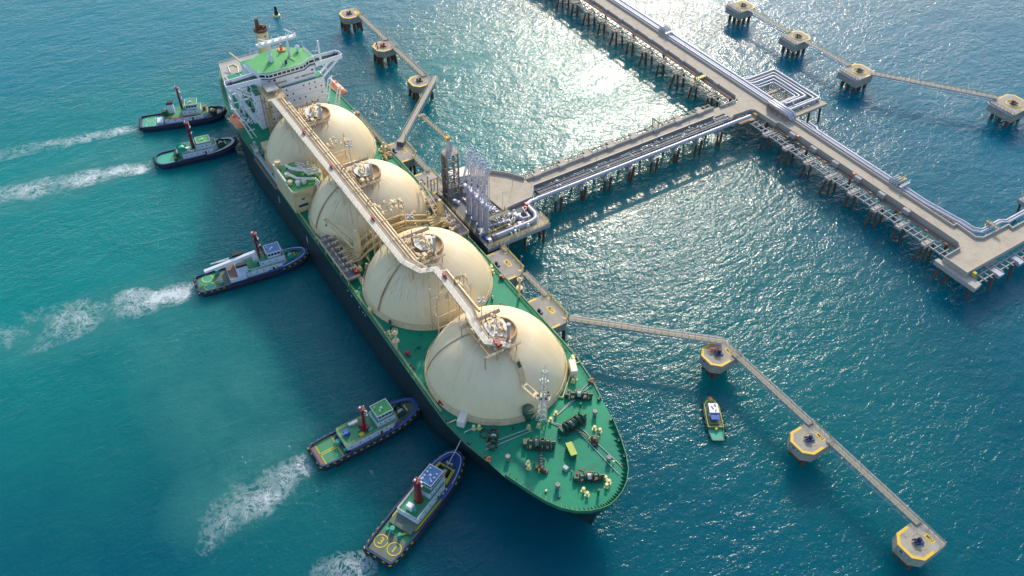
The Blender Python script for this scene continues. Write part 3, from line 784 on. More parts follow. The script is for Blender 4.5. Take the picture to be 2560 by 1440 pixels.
g.build('rope_bight', 'dark', ship)
rv = random.Random(41)
for k in range(46):
    if k < 22: x = rv.uniform(-140, 8); y = rv.choice((-1,1))*rv.uniform(21.6, 22.9)
    elif k < 32: x = rv.choice((-21.8,-110.0,-21.8))+rv.uniform(-4.5,4.5); y = rv.choice((-1,1))*rv.uniform(13, 21)
    else: x = rv.uniform(20, 50); y = rv.uniform(-0.8,0.8)*lerp_tab(DECK, x)
    if any(math.hypot(x-tx, y) < 22.6 for tx in TX): continue
    g = MB(); h = rv.uniform(0.5,1.4)
    if k % 3: g.cyl(x,y,DZ,DZ+h,0.16,None,8).cyl(x,y,DZ+h,DZ+h+0.25,0.34,0.3,10)
    else: g.obox(x,y,DZ,rv.uniform(0.5,1.1),rv.uniform(0.4,0.8),h*0.7,rv.uniform(0,1.5),0.9)
    g.build('deck_vent', rv.choice(('gear','gear','pale','dark','hullgreen')), ship)
for sgn in (-1, 1):
    g = MB()
    for q in (22.4, 22.75): g.tube([(-150,q*sgn,DZ+0.45),(6,q*sgn,DZ+0.45)],0.09,5)
    g.build('edge_pipe', 'pale' if sgn < 0 else 'bright', ship)
# fairleads and rollers along the bow edges, red fire stations, hose reels
fl = MB()
for x, y, z in top:
    if 8 < x < 50: fl.obox(x-0.4,y*0.965,DZ,1.3,0.6,0.8,math.atan2(y*0.1,-1) if y>0 else 0.3)
fl.build('fairlead', 'gear', ship)
for x, y in ((3.2,-21.2),(16.0,11.3),(-19.0,-20.6),(-32.6,22.4),(-45.4,-19.8),(-13.2,18.2),(-115.5,22.3),(-61.5,-19.5),(-42,-18.9)):
    g = MB(); g.obox(x,y,DZ,1.2,0.9,1.3,0.5).cyl(x+0.9,y+0.2,DZ+0.2,DZ+1.0,0.45,None,10); g.build('hose_box', 'fire', ship)
for x, y in ((27.5,-20.0),(20.2,21.8)):
    g = MB(); g.torus((x,y*0.985,DZ+0.9),0.7,0.22,'x',14,6).obox(x,y*0.985,DZ,1.6,0.4,0.5,0.4); g.build('lifebuoy', 'orange', ship)
for x, y in ((-22.2,-22.6),(-21.7,22.6)):
    g = MB(); g.cyl(x,y,DZ,DZ+8.2,0.45,0.34,12).cyl(x,y,DZ+4.4,DZ+4.7,1.1,1.1,14).cyl(x,y,DZ+8.0,DZ+8.3,1.0,1.0,14)
    g.rail([(x+math.cos(k*0.785)*1.0,y+math.sin(k*0.785)*1.0,DZ+8.3) for k in range(9)],0.9,1.0,0.06); g.obox(x,y,DZ+8.3,0.7,0.5,0.7,0.3); g.build('monitor_tower', 'cream', ship)
# pipes bunched round the midship manifold
rnd = random.Random(5)
for k in range(7):
    x = -69.6+k*1.15; z = 22.6+(k%3)*0.9
    g = MB(); g.tube([(x,-19.5,20.5),(x,-15.5,20.5),(x,-12.5,z),(x,-3.0,z+4.0),(x,3.0,z+4.0),(x,12.5,z),(x,15.5,20.5),(x,19.5,20.5)],0.42,8); g.build('manifold_pipe', 'yelpipe', ship)
g = MB(); chaos(g,-72,-58,-19,-13,20.0,22,rnd,0.15,0.34); chaos(g,-72,-58,13,19,20.0,22,rnd,0.15,0.34); chaos(g,-70,-62,-8,10,24.6,20,rnd,0.15,0.36)
for k in range(4): g.tube([(-60.5-0.9*k,11.0,25.0+0.5*k),(-61.0-0.9*k,16.0,25.0),(-61.4-0.9*k,19.0,22.0)],0.32,8)
g.each('manifold_piping', 'yelpipe', ship)
for sgn in (-1, 1):
    g = MB(); y0, y1 = (-23.4,-18.8) if sgn < 0 else (18.8,23.4)
    g.box(-81,-55.8,y0,y1,19.6,19.8)
    mp = g.build('manifold_platform', 'concd', ship)
    g = MB()
    for x in (-80.8,-74.4,-68.0,-62.0,-56.0):
        for y in (y0+0.2, y1-0.2): g.beam((x,y,DZ),(x,y,19.6),0.3)
    g.rail([(-81,y0 if sgn<0 else y1,19.8),(-55.8,y0 if sgn<0 else y1,19.8)],1.1,2.0,0.16)
    g.rail([(-55.8,y0,19.8),(-55.8,y1,19.8)],1.1,2.0,0.12); g.build('handrail', 'cream', mp)
    g = MB()
    for k in range(7):
        x = -78.0+k*3.0; y = -20.0*1 if sgn < 0 else 20.0
        g.tube([(x,y+2.0*sgn*-1,20.8),(x,y-0.6*sgn*-1,20.8)],0.35,8).tube([(x,y+1.4*sgn,20.8),(x,y+1.7*sgn,20.8)],0.62,12).beam((x,y,19.8),(x,y,20.6),0.35)
        g.cyl(x+0.6,y-0.8*sgn,19.8,21.2,0.3,None,8)
    g.each('manifold_flange', 'cream', mp)
    g = MB()
    for k in range(6): x = -79.0+k*3.6; g.obox(x,(y0+y1)/2+sgn*0.7,19.8,1.5,2.2,0.12,0)
    g.each('drip_tray', 'steel', mp)
g = MB()
for k in range(9): g.box(-55.7+0.42*k,-55.4+0.42*k,-19.6,-18.4,19.4-0.26*k,19.5-0.26*k)
g.beam((-55.7,-19.6,19.6),(-51.8,-19.6,17.4),0.1).beam((-55.7,-18.4,19.6),(-51.8,-18.4,17.4),0.1); g.build('manifold_stair', 'cream', ship)
g = MB(); g.cyl(-57.8,-19.2,19.8,21.3,0.8,None,12).obox(-59.5,-19.4,19.8,1.8,1.0,1.0,0); g.build('fire_monitor', 'fire', ship)
# cargo hose cranes
def crane(bx, by, ztop, tip, mat):
    g = MB(); g.cyl(bx,by,DZ,ztop-9.0,1.0,None,16).cyl(bx,by,ztop-9.0,ztop-8.4,1.5,1.5,18).cyl(bx,by,ztop-8.4,ztop-1.0,1.25,1.15,16).cyl(bx,by,ztop-1.0,ztop+0.8,1.15,0.55,16)
    g.rail([(bx+math.cos(k*0.785)*1.6,by+math.sin(k*0.785)*1.6,ztop-8.4) for k in range(9)],1.0,1.2,0.08); c = g.build('deck_crane', mat, ship)
    g = MB(); t_ = Vector(tip); h0 = Vector((bx,by,ztop-7.2)); d_ = (t_-h0).normalized(); s_ = d_.cross(Vector((0,0,1))).normalized()
    a0, a1 = h0+s_*1.25+d_*1.1, h0-s_*1.25+d_*1.1; b0, b1 = t_+s_*0.4, t_-s_*0.4
    g.beam(a0,b0,0.42,0.5).beam(a1,b1,0.42,0.5)
    for k in range(1,7):
        u = k/7; g.beam(a0.lerp(b0,u),a1.lerp(b1,u),0.2)
        if k < 4: g.beam(a0.lerp(b0,u),a1.lerp(b1,u+1/7),0.14)
    g.beam(t_+s_*0.6,t_-s_*0.6,0.7,0.9); g.build('crane_jib', 'cream', c)
    g = MB(); g.tube([(bx,by,ztop+0.4),tuple(t_+Vector((0,0,0.5)))],0.07,5).tube([(bx,by+0.4,ztop),tuple(t_)],0.07,5); g.build('crane_wire', 'cream', c)
    g = MB(); g.cyl(t_.x,t_.y,t_.z-2.6,t_.z-0.5,0.07,None,5).obox(t_.x,t_.y,t_.z-3.2,0.6,0.5,0.7,0); g.build('crane_hook', 'steel', c)
crane(-64.3,-15.2,31.5,(-79.5,-19.8,28.3),'cream'); crane(-65.8,17.6,29.6,(-81.0,18.2,27.6),'yelpipe')

# compressor house on the starboard side between the two after domes
g = MB(); g.prism([(-118.6,-23.55),(-100.4,-23.55),(-100.4,-16.0),(-103.0,-11.0),(-105.8,-9.6),(-112.4,-9.6),(-118.6,-16.0)], DZ, 26.5)
ch = g.build('compressor_house', 'cream', ship)
g = MB(); g.prism([(-118.2,-23.2),(-100.7,-23.2),(-100.7,-16.1),(-103.2,-11.3),(-105.9,-9.9),(-112.3,-9.9),(-118.2,-16.1)], 26.5, 26.56); g.build('house_roof', 'bright', ch)
g = MB(); g.box(-118.6,-106.4,-23.55,-23.0,26.56,28.3); g.wall([(-106.4,-23.3,26.56),(-100.5,-23.3,26.56)],0.5,0.3); g.build('roof_coaming', 'creamw', ch)
g = MB(); g.cyl(-117.2,-22.0,26.56,29.6,1.0,None,18).torus((-117.2,-22.0,29.6),1.0,0.16,'z',18,6).cyl(-106.0,-21.8,26.56,28.0,0.9,None,16); g.each('roof_vent', 'cream', ch)
for q in ((-104.2,-19.6),(-104.0,-17.4),(-110.8,-21.0)):
    g = MB(); g.cyl(*q,26.56,27.6,0.8,None,16).cyl(*q,27.6,28.1,1.0,0.9,16); g.build('roof_vent', 'creamw', ch)
g = MB()
for k, off in enumerate((0.0,1.5,3.2)):
    g.tube([(-115.5+off,-19.5,26.6),(-115.5+off,-19.5,28.2+0.3*k),(-112.5+off,-19.0+off*0.6,28.2+0.3*k),(-111.5+off,-15.5,28.2+0.3*k),(-109.0+off,-14.5,28.2),(-108.5+off,-11.0,28.2),(-106+off*0.5,-10.2,28.2)],0.42,8)
g.tube([(-109.5,-20.5,26.6),(-109.5,-20.5,28.0),(-106.0,-19.0,28.0),(-102.5,-13.5,28.0),(-100.0,-13.5,28.0),(-99.9,-14.2,20.0)],0.5,8)
chaos(g,-116,-108,-16,-11,26.6,14,rnd,0.15,0.35); g.build('roof_piping', 'creamw', ch)
g = MB(); g.box(-100.38,-100.2,-22.0,-18.5,19.6,20.6).box(-100.38,-100.2,-20.6,-19.4,22.6,23.1); g.each('house_louvre', 'navy', ch)
g = MB(); g.beam((-100.2,-22.8,26.4),(-100.2,-14.6,22.0),0.16).beam((-100.2,-22.8,25.4),(-100.2,-14.6,21.0),0.1); g.rail([(-100.2,-23.0,26.5),(-100.2,-16.2,26.5)],1.0,1.4,0.08); g.build('outside_stair', 'cream', ch)

# stowed gangways (long ladders) on each side
for sgn in (-1, 1):
    g = MB(); y = 22.9*sgn; x0, x1 = (-141,-119.0) if sgn < 0 else (-145,-117)
    g.box(x0,x1,y-0.55,y+0.55,DZ+1.0,DZ+1.25); g.rail([(x0,y-0.55,DZ+1.25),(x1,y-0.55,DZ+1.25)],1.0,1.1,0.1).rail([(x0,y+0.55,DZ+1.25),(x1,y+0.55,DZ+1.25)],1.0,1.1,0.1)
    g.obox(x0-1.0,y,DZ,2.0,1.2,2.6,0); g.build('gangway_ladder', 'truss' if sgn < 0 else 'olive', ship)
g = MB(); g.box(-141,-118,-24.6,-23.7,DZ-0.3,DZ); g.build('gangway_stowage', 'brown', ship)

# accommodation, bridge and funnel
g = MB(); g.box(-197,-163.5,-15.6,15.6,DZ,22.4); ph = g.build('poop_house', 'white', ship)
g = MB(); g.box(-196.8,-163.6,-15.4,15.4,22.4,22.46); g.build('boat_deck', 'deck', ph)
g = MB(); g.rail([(-197,-15.5,22.46),(-163.6,-15.5,22.46)],1.0,2.0,0.08).rail([(-197,15.5,22.46),(-163.6,15.5,22.46)],1.0,2.0,0.08); g.build('handrail', 'whitec', ph)
g = MB(); g.box(-192,-182.05,-9,9,22.46,29.6); g.build('engine_casing', 'white', ship)
g = MB(); g.box(-192.2,-182.05,-9.2,9.2,29.6,29.72); g.build('casing_roof', 'deck', ship)
g = MB(); g.prism([(-209,-14.2),(-192.4,-17.6),(-192.4,17.6),(-209,14.2)], 21.6, 22.0); pp = g.build('poop_deck', 'poop', ship)
g = MB()
for x in (-207,-200,-194):
    for y in (-13,-4,4,13): g.beam((x,y,DZ),(x,y,21.6),0.4)
g.box(-206,-198,-9,9,DZ,21.5); g.rail([(-192.5,-17.4,22),(-209,-14.0,22),(-209,14.0,22),(-192.5,17.4,22)],1.0,2.0,0.08); g.build('poop_structure', 'cream', pp)
g = MB(); g.tube([(-197,-9.5,22.1),(-202,-8,22.2),(-205,-9,22.2),(-204.5,-11.5,22.2),(-199,-12.5,22.2)],0.25,7); g.build('yellow_hose', 'pale', ship)
g = MB(); g.cyl(-199,-6.5,22,25.5,0.5,None,10).beam((-199,-6.5,25.2),(-206.5,-9.0,27.0),0.5,0.6); g.build('provision_crane', 'cream', ship)
g = MB(); chaos(g,-211,-205,-12,12,DZ,16,rnd,0.2,0.5); g.each('aft_mooring_gear', 'yelpipe', ship)
# main block
g = MB(); g.box(-163.4,-158,-14.4,15.0,DZ,32.9); blk = g.build('accommodation_block', 'white', ship)
g = MB(); g.box(-163.2,-158.15,-14.2,14.8,32.9,32.96); g.build('block_deck', 'deck', blk)
g = MB(); g.box(-182,-163.45,-9.6,10.2,22.46,32.9); core = g.build('rear_house', 'white', ship)
for z, yy in ((25.8,14.6),(29.2,12.6),(32.9,10.4)):
    g = MB(); g.box(-182.4,-163.45,-yy,yy+0.4,z,z+0.2); tier = g.build('tier_deck', 'deck', core)
    g = MB(); g.rail([(-163.6,-yy+0.1,z+0.2),(-182.2,-yy+0.1,z+0.2)],1.0,1.8,0.1).rail([(-163.6,yy+0.3,z+0.2),(-182.2,yy+0.3,z+0.2)],1.0,1.8,0.1)
    for x in (-166,-171,-176,-181): g.beam((x,-yy+0.3,z-3.3),(x,-yy+0.3,z),0.25)
    g.build('handrail', 'whitec', tier)
g = MB()
for z in (20.0,22.9,25.8,28.8,31.2):
    for k in range(11):
        y = -11.5+k*2.45
        if (k*7+int(z*3)) % 5 in (0,3): continue
        g.box(-157.99,-157.9,y,y+0.55,z,z+0.7)
for z in (21.0,24.6,28.2):
    for k in range(2): x = -162.4+k*2.2; g.box(x,x+0.6,-14.5,-14.4,z,z+0.7)
g.each('porthole', 'glass', blk)
g = MB()
for z in (20.9,23.8,26.8,29.8): g.box(-158.0,-157.96,-14.4,15.0,z+0.55,z+0.62)
g.build('weld_seam', 'steel', blk)
g = MB(); g.wall([(-158.05,-14.3,32.96),(-158.05,14.9,32.96)],0.5,0.1); g.build('block_kerb', 'hullgreen', blk)
# upper bridge
bpoly = [(-159.4,-10.4),(-158.9,-9.2),(-158.9,11.4),(-159.4,12.4),(-172,12.4),(-172,-10.4)]
g = MB(); g.prism(bpoly, 32.96, 38.4); brd = g.build('bridge_block', 'white', ship)
wh = [(-159.8,-10.8),(-158.2,-8.6),(-157.4,-7.6),(-157.4,7.0),(-158.2,8.2),(-159.8,10.2),(-159.8,12.8),(-169.5,12.2),(-174.6,5.0),(-174.6,-3.6),(-170.5,-12.6)]
g = MB(); g.prism(wh, 38.4, 40.9); whh = g.build('wheelhouse', 'white', ship)
g = MB(); g.prism([(x*0.998-0.3,y*0.985) for x, y in wh], 40.9, 41.05); g.build('wheelhouse_roof', 'bright', whh)
g = MB()
def window_row(pts, z0, z1, n, frac=0.8):
    for a, b in zip(pts[:-1], pts[1:]):
        a = Vector(a); b = Vector(b); L = (b-a).length; k = max(1, int(L/1.7)); d_ = (b-a).normalized(); nn = Vector((d_.y,-d_.x))
        for j in range(k):
            p_ = a+d_*(L*(j+0.5)/k); w = L/k*frac/2
            q = [p_-d_*w+nn*0.04, p_+d_*w+nn*0.04]
            g.add([(q[0].x,q[0].y,z0),(q[1].x,q[1].y,z0),(q[1].x,q[1].y,z1),(q[0].x,q[0].y,z1)],[(0,1,2,3)])
window_row(wh[0:7], 39.4, 40.45, 8); g.each('bridge_window', 'glass', whh)
g = MB(); g.wall([(x+0.25,y*1.01,38.5) for x, y in wh[0:7]],0.35,0.14); g.build('visor_strip', 'gear', whh)
g = MB()
for y in (-7.8,-5.7,10.4): g.box(-158.89,-158.8,y,y+0.9,36.4,37.2)
g.each('bridge_port', 'glass', brd)
text('NO  SMOKING', brd, 'dark', (-158.86,-4.6,35.1),(0,1,0),(0,0,1),1.25,bold=0.03)
text('NO  SMOKING', brd, 'dark', (-158.86,7.3,35.1),(0,1,0),(0,0,1),1.25,bold=0.03)
g = MB(); g.rail([(x,y,41.05) for x, y in wh[:8]],0.9,1.8,0.07); g.build('roof_rail', 'whitec', whh)
for sgn in (-1, 1):
    g = MB(); y0 = 12.3*sgn if sgn > 0 else -10.6; y1 = 24.2*sgn
    poly = [(-163.6,y0),(-163.0,y1*0.97),(-161.5,y1),(-158.8,y1),(-158.0,y0)]
    if sgn < 0: poly = poly[::-1]
    g.prism(poly[::-1], 38.0, 38.5)
    g.wall([(-163.6,y0,38.5),(-163.0,y1*0.97,38.5),(-161.5,y1,38.5),(-158.8,y1,38.5),(-158.0,y0,38.5)],1.5,0.22)
    w_ = g.build('bridge_wing', 'white', ship)
    g = MB(); g.prism([(x*0.9995,y*0.985) for x, y in poly[::-1]],38.5,38.56); g.build('wing_deck', 'gear', w_)
    g = MB(); ys = 14.5*sgn
    for x in (-162.6,-159.2):
        g.beam((x,y1*0.93,38.0),(x,ys+0.4*sgn,31.8),0.7,0.6)
        g.beam((x,y1*0.70,38.0),(x,y1*0.70,34.8),0.4)
    g.each('wing_bracket', 'white', w_)
    g = MB(); g.cyl(-160.2,y1*0.94,38.6,40.6,0.35,None,8).cyl(-160.9,y1*0.90,38.6,40.4,0.3,None,8); g.each('wing_repeater', 'navy', w_)
# lattice leg under the starboard wing
g = MB()
for x in (-176.5,-171.5):
    for y in (-20.8,-17.0): g.beam((x,y,DZ),(x+2.0,y,31.5),0.55)
for z in (21.5,26.0,30.5):
    e_ = (z-DZ)*0.14; g.beam((-176.5+e_,-20.8,z),(-171.5+e_,-20.8,z),0.35).beam((-176.5+e_,-17,z),(-171.5+e_,-17,z),0.35).beam((-176.5+e_,-20.8,z),(-176.5+e_,-17,z),0.35)
    g.beam((-176.5+e_,-20.8,z),(-171.5+e_,-20.8,z-4.2),0.25).beam((-176.5+e_,-17,z),(-171.5+e_,-17,z-4.2),0.25)
g.build('lattice_support', 'whitec', ship)
g = MB()
for k in range(7):
    z = 22.4+k*2.2; g.slab([(-168+(k%2)*3,-16.6,z),(-164+(k%2)*3,-16.6,z+2.0)],1.0,0.2); g.beam((-170,-17.2,z),(-163,-17.2,z),0.15)
g.build('outside_stair', 'whitec', ship)
g = MB(); chaos(g,-178,-164,-20.5,-16.4,DZ,14,random.Random(3),0.15,0.35); g.each('deck_fitting', 'whitec', ship)
# mast, funnel, aerials
g = MB(); g.cyl(-166.2,-2.9,41.05,48.4,0.62,0.5,10).cyl(-166.5,5.0,41.05,48.4,0.62,0.5,10)
g.obox(-166.2,-2.9,41.05,2.0,1.6,2.8,0.3,0.7); g.prism([(-167.3,-7.6),(-165.3,-7.2),(-165.4,8.8),(-167.2,8.8),(-167.8,2.0)],48.4,49.3)
for y in (-6.5,-4,-1,2,5,8): g.cyl(-166.4,y,49.3,50.2+(y%3)*0.5,0.14,None,6).obox(-166.4,y+0.7,49.3,0.6,0.5,0.8,0)
g.beam((-169.0,5.5,51.4),(-164.5,7.0,51.4),0.25,0.35).cyl(-166.7,6.2,49.3,51.4,0.18,None,6); g.beam((-168.4,-5.6,50.4),(-165.4,-3.6,50.4),0.25,0.35)
g.build('radar_mast', 'whitec', ship)
g = MB(); g.obox(-172.0,3.8,41.05,2.6,2.6,0.5,0).cyl(-172,3.8,41.5,44.0,0.6,0.45,10); g.build('roof_light', 'orange', ship)
g = MB(); g.tube([(-166.0,4.6,43),(-165.2,4.2,41.4),(-161.5,5.2,41.3)],0.16,6); g.build('yellow_hose', 'pale', ship)
g = MB(); g.obox(-161.6,1.6,41.05,0.7,0.7,1.5,0); g.build('compass', 'navy', ship)
g = MB(); g.lathe([(0.05,44.0),(0.85,43.3),(1.0,42.6),(0.8,41.9),(0.4,41.2),(0.4,41.05)],-168.2,9.2,16); g.build('satellite_dome', 'whitec', ship)
g = MB(); g.cyl(-160.5,15.6,38.5,47.6,0.55,0.35,10).beam((-161.0,13.2,41.0),(-160.5,15.6,46.6),0.15).beam((-161.6,12.6,43.2),(-160.5,15.6,43.2),0.12)
g.cyl(-168.0,11.5,41.05,45.5,0.08,None,5).cyl(-172,-9,41.05,45.0,0.08,None,5); g.each('aerial', 'whitec', ship)
g = MB(); g.cyl(-184.0,0.3,29.72,45.6,2.75,2.55,28); fn = g.build('funnel', 'cream', ship)
g = MB(); g.lathe([(2.5,45.2),(2.9,45.9),(2.9,46.5),(2.45,46.5),(2.3,45.7),(0.1,45.7)],-184.0,0.3,28); g.cyl(-184.6,-0.5,45.6,50.6,0.95,0.75,14).cyl(-183.0,1.4,45.6,47.4,0.5,None,10).cyl(-185.2,1.5,45.6,47.0,0.4,None,10); g.build('exhaust_stack', 'pile', fn)
g = MB(); g.cyl(-181.5,0.9,43.5,43.9,0.4,None,10); g.build('funnel_vent', 'dark', fn)
# platform where the catwalk meets the bridge front
g = MB(); g.box(-157.4,-146.0,-13.0,-5.6,36.2,36.6); cp = g.build('catwalk_landing', 'cream', ship)
g = MB(); g.box(-156.0,-149.4,-11.6,-6.8,38.2,38.5); g.build('landing_roof', 'poop', cp)
g = MB()
for x in (-155.8,-149.6):
    for y in (-11.4,-7.0): g.beam((x,y,36.6),(x,y,38.2),0.3)
for x in (-157.0,-152,-146.4):
    for y in (-12.6,-6.0): g.beam((x,y,DZ),(x,y,36.2),0.35)
for z in (21,26,31): g.beam((-157,-12.6,z),(-146.4,-12.6,z+5),0.22).beam((-157,-12.6,z+5),(-146.4,-12.6,z+5),0.22).beam((-146.4,-12.6,z),(-146.4,-6,z+5),0.22).beam((-146.4,-12.6,z),(-146.4,-6,z),0.22)
for k in range(5): g.beam((-145-k*0.5,-13.2-k*0.5,DZ),(-145-k*0.5,-12.6,36),0.2)
g.rail([(-157.4,-13,36.6),(-146,-13,36.6)],1.0,1.6,0.1).rail([(-157.4,-5.6,36.6),(-146,-5.6,36.6),(-146,-9.2,36.6)],1.0,1.6,0.1); g.build('landing_frame', 'rusty', cp)
# lifeboats in their davits
def lifeboat(x, y, z, a, label):
    t_ = thing('lifeboat', label, 'lifeboat', (x,y,z), a, 'orange lifeboats hung in davits')
    secs = []
    for k in range(13):
        u = k/12*2-1; L = 5.0*u; w = 1.75*(1-abs(u)**3.2)**0.5+0.06; h = 1.45*(1-abs(u)**4)**0.5+0.08
        ring = []
        for j in range(16):
            th = 2*math.pi*j/16; ring.append((L, w*math.cos(th), h*math.sin(th)*(1.0 if math.sin(th) > 0 else 0.9)))
        secs.append(ring)
    g = MB(); n = 16
    g.add([v for s_ in secs for v in s_], [(i*n+j,i*n+(j+1)%n,(i+1)*n+(j+1)%n,(i+1)*n+j) for i in range(12) for j in range(n)], True)
    g.add(secs[0],[tuple(range(n))]); g.add(secs[-1],[tuple(range(n))[::-1]]); g.build('hull', 'orange', t_, local=True)
    g = MB(); g.obox(-2.6,0,1.1,1.8,1.7,1.0,0,0.75); g.build('cockpit', 'orange', t_, local=True)
    g = MB(); g.box(-4.6,4.6,1.72,1.86,-0.1,0.1).box(-4.6,4.6,-1.86,-1.72,-0.1,0.1); g.build('grab_line', 'whitec', t_, local=True)
    g = MB(); g.box(-3.3,-1.9,-0.66,-0.6,1.4,1.8).box(-3.3,-1.9,0.6,0.66,1.4,1.8); g.each('window', 'glass', t_, local=True)
    return t_
lifeboat(-158.6,-23.6,23.6,R(4),'orange lifeboat on the outer side of the tanker, beside the two tugs')
lifeboat(-158.6,20.6,25.2,R(4),'orange lifeboat on the jetty side of the tanker bridge')
for y, zt in ((-23.4,23.6),(20.4,25.2)):
    g = MB(); s_ = 1 if y > 0 else -1; yi = y-3.2*s_
    for x in (-163.2,-154.0):
        g.beam((x,yi,DZ),(x,y-0.2*s_,zt+3.6),0.5).beam((x,yi-1.8*s_,DZ),(x,y-1.8*s_,zt+2.6),0.4).beam((x,yi-1.8*s_,DZ+4),(x,yi+0.6*s_,DZ+4),0.3).beam((x,y-1.8*s_,zt+2.6),(x,y+0.2*s_,zt+3.6),0.4)
    g.beam((-163.2,y-1.0*s_,zt+3.0),(-154,y-1.0*s_,zt+3.0),0.3); g.build('lifeboat_davit', 'whitec', ship)
g = MB(); chaos(g,-150,-140,-22.5,-20.5,DZ,14,random.Random(9),0.15,0.4); chaos(g,-150,-120,20.5,22.6,DZ,20,random.Random(8),0.15,0.4); g.each('deck_gear', 'truss', ship)
g = MB(); chaos(g,-148,-143,19,22,DZ,6,random.Random(19),0.2,0.5); chaos(g,-120,-113,19,22,DZ,14,random.Random(29),0.15,0.4); g.cyl(-117.0,20.6,DZ,DZ+5.5,0.5,None,10).cyl(-117,20.6,DZ+3.4,DZ+3.7,1.2,None,12); g.each('fire_line', 'yelpipe', ship)

